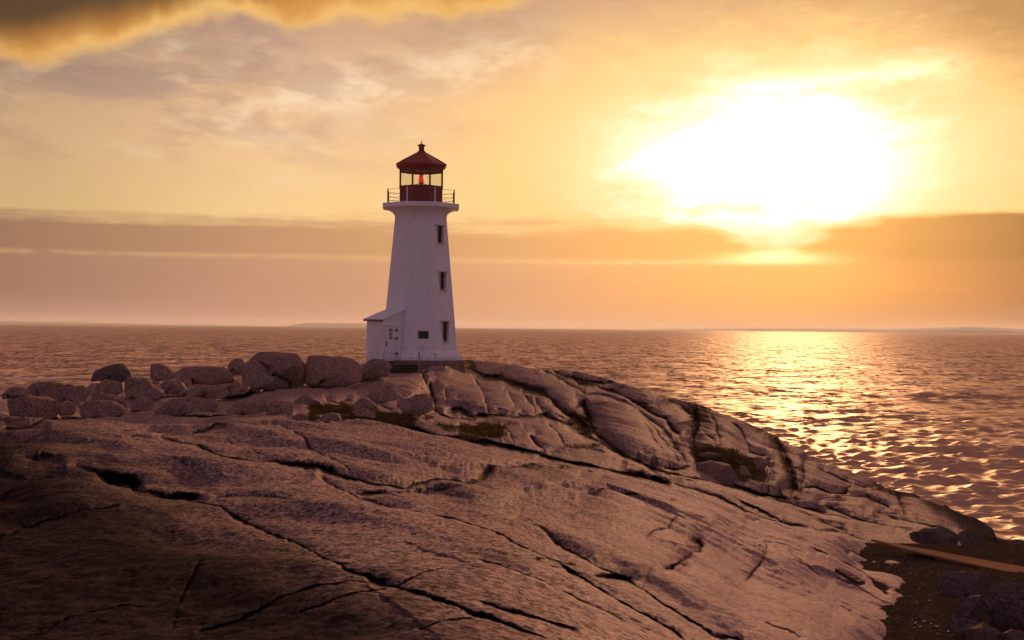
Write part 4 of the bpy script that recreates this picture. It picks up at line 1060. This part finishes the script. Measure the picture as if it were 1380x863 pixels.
boulder([(472,556),(480,552),(494,552),(505,556),(506,564),(480,564)], 51, 'low pale rock just in front of the domed boulder', G2, cuts=2, seed=23)
boulder([(431,564),(436,558.5),(445,556.5),(455,558),(460,565),(460,572),(432.6,572)], 47, 'pale egg-shaped boulder peeking over the near slab', G2, cuts=1, seed=24)
boulder([(480,567),(486,564.5),(492,566),(494,572),(480,572)], 46, 'smallest pale stone peeking over the near slab', G2, cuts=1, seed=25)
boulder([(392,563),(402,558),(413,560),(415,569),(394,570)], 47, 'low stone at the foot of the split block', G2, cuts=2, seed=26)
boulder([(444,553),(452,549),(463,550),(466,556),(446,558)], 54, 'small mossy stone between the split block and the domed boulder', G2, cuts=2, seed=27)
boulder([(572,562),(578,559.5),(584,560.5),(585,565),(574,566)], 50, 'small pale stone under the cracked block right of the grass', G2, cuts=2, seed=28)
boulder([(747,606),(760,603),(774,605),(779,612),(776,620),(765,620),(752,615)], 50, 'pale slab fragment wedged under a ledge in the middle of the slope', G2, cuts=5, seed=29)
boulder([(776,606),(808,605),(816,609),(800,618),(785,622)], 50, 'tilted flat fragment right of the wedged slab', G2, cuts=5, seed=30)
boulder([(787,625),(797,622),(804,628),(803,638),(790,636)], 47, 'small block below the tilted flat fragment', G2, cuts=4, seed=31)
boulder([(943,613),(958,610),(973,613),(970,617),(950,617)], 62, 'pale sunlit flat stone in the mossy recess of the right slope', G2, cuts=3, seed=32)
boulder([(1016,622),(1024,617),(1031,622),(1028,630),(1020,630)], 60, 'small pointed pale stone at the right of the mossy recess', G2, cuts=5, seed=33)
boulder([(998,628),(1006,632),(1014,646),(1008,652),(998,645)], 58, 'leaning pale stone in the middle of the mossy recess', G2, cuts=3, seed=34)
boulder([(940,628),(960,622),(985,628),(1000,650),(985,656),(960,645),(942,640)], 57, 'long rounded rock at the foot of the mossy recess', G2, cuts=3, seed=35)
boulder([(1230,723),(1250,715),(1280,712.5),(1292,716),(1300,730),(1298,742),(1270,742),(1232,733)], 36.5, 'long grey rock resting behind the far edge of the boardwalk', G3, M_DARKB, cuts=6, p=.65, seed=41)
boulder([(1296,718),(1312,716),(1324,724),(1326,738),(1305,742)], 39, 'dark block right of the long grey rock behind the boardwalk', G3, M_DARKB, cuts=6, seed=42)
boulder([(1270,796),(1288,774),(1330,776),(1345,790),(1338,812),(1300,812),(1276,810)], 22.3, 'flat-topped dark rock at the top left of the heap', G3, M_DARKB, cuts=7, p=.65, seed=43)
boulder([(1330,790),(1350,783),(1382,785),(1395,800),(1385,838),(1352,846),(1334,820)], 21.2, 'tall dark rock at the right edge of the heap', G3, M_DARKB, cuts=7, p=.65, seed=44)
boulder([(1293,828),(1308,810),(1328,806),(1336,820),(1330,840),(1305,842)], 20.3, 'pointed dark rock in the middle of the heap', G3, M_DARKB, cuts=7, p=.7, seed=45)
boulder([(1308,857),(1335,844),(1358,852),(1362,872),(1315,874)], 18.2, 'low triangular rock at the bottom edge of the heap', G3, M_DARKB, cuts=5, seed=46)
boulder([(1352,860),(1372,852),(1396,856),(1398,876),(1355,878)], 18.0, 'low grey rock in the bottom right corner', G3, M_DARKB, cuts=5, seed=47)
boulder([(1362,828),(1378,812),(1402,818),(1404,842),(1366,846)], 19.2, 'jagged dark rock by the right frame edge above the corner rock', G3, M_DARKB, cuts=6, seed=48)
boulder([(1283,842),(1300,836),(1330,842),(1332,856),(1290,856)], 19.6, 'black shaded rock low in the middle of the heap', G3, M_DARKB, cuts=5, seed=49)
for i, (o_, lb) in enumerate([
    ([(-4,527),(20,521),(36,524),(40,533),(20,538),(-4,538)], 'dark low block at the left frame edge beside the white water'),
    ([(32,524),(48,516),(64,514.5),(80,519),(84,526),(70,533),(40,534)], 'long dark rounded slab nearest the white water'),
    ([(62,534),(84,522),(104,520),(112,527),(108,540),(80,545)], 'broad brown block right of the long dark slab'),
    ([(0,541),(30,534),(56,540),(74,556),(60,565),(6,564)], 'large flat-faced block at the far left edge of the rock'),
    ([(76,549),(84,541),(98,543),(99,559),(84,562),(76,560)], 'small upright dark stone in the gap between the left blocks'),
    ([(102,548),(124,540),(150,541),(168,552),(160,563),(110,563)], 'wide pale block with a sloping top in the left jumble'),
    ([(118,535),(140,530),(158,533),(166,541),(140,545),(122,542)], 'flat slab lying above the wide pale block'),
    ([(172,541),(190,536),(206,542),(202,553),(180,556)], 'squat block between the wide pale block and the long low ledge'),
    ([(206,550),(222,540),(262,537),(292,542),(290,556),(240,561),(214,559)], 'long low ledge block in the middle of the left jumble'),
    ([(246,531),(262,522),(292,521),(306,530),(296,538),(256,539)], 'rounded block below the right end of the long low slab'),
    ([(304,547),(330,541),(352,542),(358,554),(330,560),(306,558)], 'pale block left of the split block in the hollow'),
    ([(356,544),(376,540),(392,543),(394,555),(372,560),(358,556)], 'squat block touching the split block on its left'),
    ([(537,547),(548,538),(570,534),(582,537),(584,552),(566,561),(544,557)], 'cracked block right of the olive grass below the steps'),
    ([(492,528),(512,523),(530,526),(534,538),(514,545),(496,540)], 'low worn block below the smooth boulder by the steps')]):
    boulder(o_, None, lb, G4, cuts=4, p=.36, depth=.8, seed=80 + i, rough=.55)
for i, (o_, D_, lb) in enumerate([([(1338,731),(1350,727),(1362,730),(1364,738),(1342,739)], 54, 'left one of the weed covered shore rocks by the water'),
                              ([(1358,733),(1372,729),(1386,733),(1390,742),(1360,742)], 52, 'right one of the weed covered shore rocks by the water'),
                              ([(1322,737),(1345,734),(1366,739),(1368,748),(1324,748)], 46, 'flat weed covered rock nearest the boardwalk on the shore')]):
    boulder(o_, D_, lb, 'weed covered rocks at the shore', M_DARKB, cuts=5, seed=60 + i, rough=2.0)

# ------------------------------------------------------------------ boardwalk
mwd, N, b = new_mat('boardwalk_timber')
tcn = N.n.new('ShaderNodeTexCoord'); pos = tcn.outputs['Object']
xx, yy, zz = N.xyz(pos)
gr = N.noise(N.comb(xx * 0.6, yy * 9.0, zz), 2.0, 6, 0.65); g2 = N.noise(pos, 0.6, 4, 0.6)
c = N.mix(N.ss(gr, 0.4, 0.65), (0.30, 0.165, 0.090), (0.21, 0.112, 0.060)); c = N.mix(N.ss(g2, 0.45, 0.65) * 0.5, c, (0.34, 0.19, 0.10))
N.put(b.inputs['Base Color'], c); b.inputs['Roughness'].default_value = 0.85; b.inputs['Specular IOR Level'].default_value = 0.0; N.put(b.inputs['Normal'], N.bump(gr * 0.02, 1.0, 0.5))
ZB = CAMZ - 5.36
def on_level(u, v, z):
    p = P(u, v, 1.0); k_ = (z - CAMZ) / (p[2] - CAMZ); return Vector((p[0] * k_, p[1] * k_, z))
q0, q1 = on_level(1176, 727.5, ZB - 0.10), on_level(1440, 783, ZB + 0.02)
r0, r1 = on_level(1228, 741.5, ZB - 0.10), on_level(1440, 792, ZB + 0.02)
BW = empty('boardwalk', (q0 + r1) / 2); tag(BW, 'straight orange timber boardwalk crossing the gravel hollow towards the right edge', 'boardwalk')
def bpt(a, b_, t_): return a.lerp(b_, t_) - BW.location
segs_ = 5; far0 = on_level(1173, 726.6, ZB - 0.12)
A0, A1, B0, B1 = on_level(1173.5, 726.8, ZB), on_level(1450, 777, ZB), on_level(1222, 740.5, ZB), on_level(1450, 791, ZB)
for i in range(segs_):
    t0, t1 = i / segs_ + 0.0012, (i + 1) / segs_ - 0.0012
    bm = bmesh.new()
    c4 = [bpt(A0, A1, t0), bpt(A0, A1, t1), bpt(B0, B1, t1), bpt(B0, B1, t0)]
    lo = [bm.verts.new(p_ + Vector((0, 0, -0.05))) for p_ in c4]; hi = [bm.verts.new(p_ + Vector((0, 0, 0.004 * random.random()))) for p_ in c4]
    bm.faces.new(lo[::-1]); bm.faces.new(hi)
    for k in range(4): bm.faces.new((lo[k], lo[(k + 1) % 4], hi[(k + 1) % 4], hi[k]))
    link('deck_panel', bm, mwd, BW)
M_DTIM = simple('dark_timber', (0.055, 0.032, 0.020), 0.8, nscale=6, var=0.4, bump=0.03)
for s_ in (0.12, 0.88):
    bm = bmesh.new(); a_, b_ = A0.lerp(B0, s_).lerp(A1.lerp(B1, s_), 0.22) - BW.location, A1.lerp(B1, s_) - BW.location
    d_ = (b_ - a_).normalized(); sd2 = Vector((-d_.y, d_.x, 0)) * 0.06
    vs = [bm.verts.new(p_ + o_ + Vector((0, 0, z_))) for p_ in (a_, b_) for o_ in (-sd2, sd2) for z_ in (-0.26, -0.054)]
    for f_ in ((0, 1, 3, 2), (4, 6, 7, 5), (0, 4, 5, 1), (2, 3, 7, 6), (0, 2, 6, 4), (1, 5, 7, 3)): bm.faces.new([vs[j] for j in f_])
    link('beam', bm, M_DTIM, BW)

# ------------------------------------------------------------------ timber steps and the stake below the door
sp = Pt(545.5, 512, 77.5); ST = empty('steps', sp, -math.atan2(sp.x, sp.y)); tag(ST, 'dark timber steps climbing between boulders towards the lighthouse door', 'steps')
m_ = 78.5 / F; W_ = 41 * m_
top = (512 - 492) * m_
for i in range(6):
    z_ = top * (i + 0.4) / 6; y_ = 0.38 * i
    bm = bmesh.new(); box(bm, (0.0, y_, z_), (W_, 0.40, 0.06)); link('tread', bm, M_DTIM, ST, bevel=0.008)
    bm = bmesh.new(); box(bm, (0.0, y_ + 0.18, z_ - 0.10), (W_ - 0.02, 0.05, 0.14)); link('riser', bm, M_DTIM, ST)
for s_ in (-1, 1):
    bm = bmesh.new(); L_ = 2.4; box(bm, (s_ * (W_ / 2 + 0.045), 0.95, top * 0.42), (0.08, L_, 0.30), Matrix.Rotation(math.atan2(top, 2.28), 3, 'X')); link('stringer', bm, M_DTIM, ST)
sk = Pt(564.4, 512, 77.0); bm = bmesh.new(); tube(bm, [(0, 0, -0.2), (0.01, 0, 0.9), (0, 0, (512 - 474) * 77 / F)], [0.045, 0.042, 0.038], 10)
stk = link('stake', bm, simple('rusty_orange_stake', (0.30, 0.10, 0.045), 0.7, nscale=10, var=0.3), smooth=False); stk.location = sk
tag(stk, 'thin rusty orange stake standing at the right side of the steps', 'stake')

# ------------------------------------------------------------------ notice strip painted in worn coloured blocks, lying on the near rock
pa, pb = sheet_point(near_sheet, 1124.5, 772), sheet_point(near_sheet, 1156, 790)
pc = sheet_point(near_sheet, 1129, 768)
NP = empty('notice_strip', (pa + pb) / 2 + Vector((0, -0.03, 0.06))); tag(NP, 'narrow strip of worn coloured blocks fixed on the near rock by the gravel', 'strip')
dv = (pb - pa); L_ = dv.length; dv.normalize(); up_ = Vector((0, 0, 1)); sdv = dv.cross(up_).normalized() * -1
cols = [(0.55, 0.22, 0.12), (0.22, 0.12, 0.09), (0.42, 0.24, 0.16), (0.28, 0.20, 0.05), (0.16, 0.12, 0.07), (0.40, 0.16, 0.11), (0.24, 0.07, 0.05), (0.42, 0.19, 0.14), (0.27, 0.08, 0.06), (0.17, 0.14, 0.10), (0.46, 0.30, 0.24)]
bm = bmesh.new()
def bar(bm, t0, t1, s0, s1, z0, z1):
    vs = [bm.verts.new(dv * (t_ - 0.5) * L_ + sdv * s_ + up_ * z_) for t_ in (t0, t1) for s_ in (s0, s1) for z_ in (z0, z1)]
    for f_ in ((0, 1, 3, 2), (4, 6, 7, 5), (0, 4, 5, 1), (2, 3, 7, 6), (0, 2, 6, 4), (1, 5, 7, 3)): bm.faces.new([vs[j] for j in f_])
bar(bm, -0.005, 1.005, -0.01, 0.20, -0.04, 0.03); link('backing_board', bm, M_DTIM, NP)
for i, c_ in enumerate(cols):
    bm = bmesh.new(); bar(bm, i / len(cols) + 0.004, (i + 0.9) / len(cols), 0.004, 0.19, 0.032, 0.036 + 0.004 * (i % 3))
    link('colour_block', bm, simple('worn_paint', c_, 0.7, nscale=12, var=0.3), NP)

# ------------------------------------------------------------------ pale pebbles in the gravel
protop = None
for i in range(34):
    u_, v_ = [(1246, 838), (1255, 841), (1278, 853), (1262, 846), (1240, 846), (1290, 815), (1236, 745), (1255, 772)][i] if i < 8 else (random.uniform(1215, 1300), random.uniform(745, 862))
    if v_ > 800 and u_ < 1222: u_ += 14
    D_ = float(D_gravel(u_, v_)); p_ = P(u_, v_, D_); z_ = float(gravel_z(np.array([p_[0]]), np.array([p_[1]]))[0])
    if protop is None:
        bm = bmesh.new(); bmesh.ops.create_icosphere(bm, subdivisions=2, radius=1.0)
        for v in bm.verts: v.co = Vector((v.co.x, v.co.y * 0.8, v.co.z * 0.6)) * (1 + 0.12 * math.sin(5 * v.co.x + 3 * v.co.y))
        protop = link('pebble', bm, simple('pale_quartz', (0.38, 0.27, 0.20), 0.6, nscale=2), smooth=True); o = protop
    else:
        o = protop.copy(); COL.objects.link(o)
    s_ = random.uniform(0.014, 0.03) * (1.2 if i < 5 else 0.8); o.scale = (s_, s_ * random.uniform(.7, 1.2), s_); o.rotation_euler = (0, 0, random.random() * 6)
    o.location = (p_[0], p_[1], z_ + 0.012)
    tag(o, 'small pale pebble lying loose on the dark gravel', 'pebble', 'pale pebbles on the gravel')

# ------------------------------------------------------------------ grass in the hollows
def grass(polys, name, label, n, hmin, hmax, mat, sh=far_sheet, thr=0.45):
    nb_ = sh['nb']; mo = sh['moss'][nb_:]; U, V, X = sh['U'][nb_:], sh['V'][nb_:], sh['X'][nb_:]
    m = np.zeros(U.shape, bool)
    for pl in polys:
        q = np.array(pl); m |= (U > q[:, 0].min() - 8) & (U < q[:, 0].max() + 8) & (V > q[:, 1].min() - 5) & (V < q[:, 1].max() + 5)
    m &= (mo + 0.9 * fbm(X[..., 0] / 1.2, X[..., 1] / 1.2, X[..., 2] * 0 + 4, 3)) > thr + 0.32
    ii = np.flatnonzero(m.ravel()); 
    if len(ii) == 0: return
    pick = RNG.choice(ii, n); Xp = X.reshape(-1, 3)[pick]
    Xp = Xp + RNG.normal(size=Xp.shape) * np.array([0.12, 0.12, 0.0])
    h = RNG.uniform(hmin, hmax, n) * np.clip((mo.ravel()[pick] - thr) * 2.2, 0.15, 1) * (0.6 + 0.8 * np.clip(0.5 + fbm(Xp[:, 0] / .8, Xp[:, 1] / .8, Xp[:, 2] * 0, 2), 0, 1)); a = RNG.uniform(0, 6.28, n); w = RNG.uniform(0.012, 0.022, n)
    lean = RNG.normal(size=(n, 2)) * 0.35 + np.array([-0.15, 0.0])
    d = np.stack([np.cos(a), np.sin(a), a * 0], -1) * w[:, None]
    p0 = Xp - d; p1 = Xp + d; p0[:, 2] -= 0.03; p1[:, 2] -= 0.03
    mid = Xp + np.stack([lean[:, 0] * h * 0.35, lean[:, 1] * h * 0.35, h * 0.6], -1); tip = Xp + np.stack([lean[:, 0] * h, lean[:, 1] * h, h], -1)
    verts = np.stack([p0, p1, mid + d * 0.6, mid - d * 0.6, tip], 1).reshape(-1, 3)
    me = bpy.data.meshes.new(name); fs = []
    for i in range(n): q = i * 5; fs.append((q, q + 1, q + 2, q + 3)); fs.append((q + 3, q + 2, q + 4))
    me.from_pydata(verts.tolist(), [], fs); me.materials.append(mat)
    o = bpy.data.objects.new(name, me); COL.objects.link(o); tag(o, label, 'grass', kind='stuff')
M_GRASS = simple('dry_olive_grass', (0.150, 0.090, 0.028), 0.9, nscale=1.2, var=0.5, spec=0.0)
grass([m_[0] for m_ in MOSS2[:4]], 'grass', 'low olive grass and moss filling the hollow behind the near slab', 14000, 0.05, 0.17, M_GRASS)
grass([m_[0] for m_ in MOSS2[4:8]], 'grass', 'brownish grass in the recess and channels of the right slope', 12000, 0.05, 0.20, M_GRASS)

# ------------------------------------------------------------------ haze over the sea
HAZE = 6e-5
if HAZE:
    bm = bmesh.new(); box(bm, (0, 6900, 31), (29000, 14200, 70)); 
    mh_ = bpy.data.materials.new('haze'); mh_.use_nodes = True; t = mh_.node_tree; t.nodes.clear()
    pv = t.nodes.new('ShaderNodeVolumePrincipled'); pv.inputs['Color'].default_value = (0.93, 0.88, 0.86, 1); pv.inputs['Density'].default_value = HAZE; pv.inputs['Anisotropy'].default_value = 0.3
    oo = t.nodes.new('ShaderNodeOutputMaterial'); t.links.new(pv.outputs[0], oo.inputs['Volume'])
    hz_ = link('haze', bm, mh_); hz_['kind'] = 'stuff'; hz_['label'] = 'thin warm haze lying over the sea towards the horizon'; hz_['category'] = 'haze'
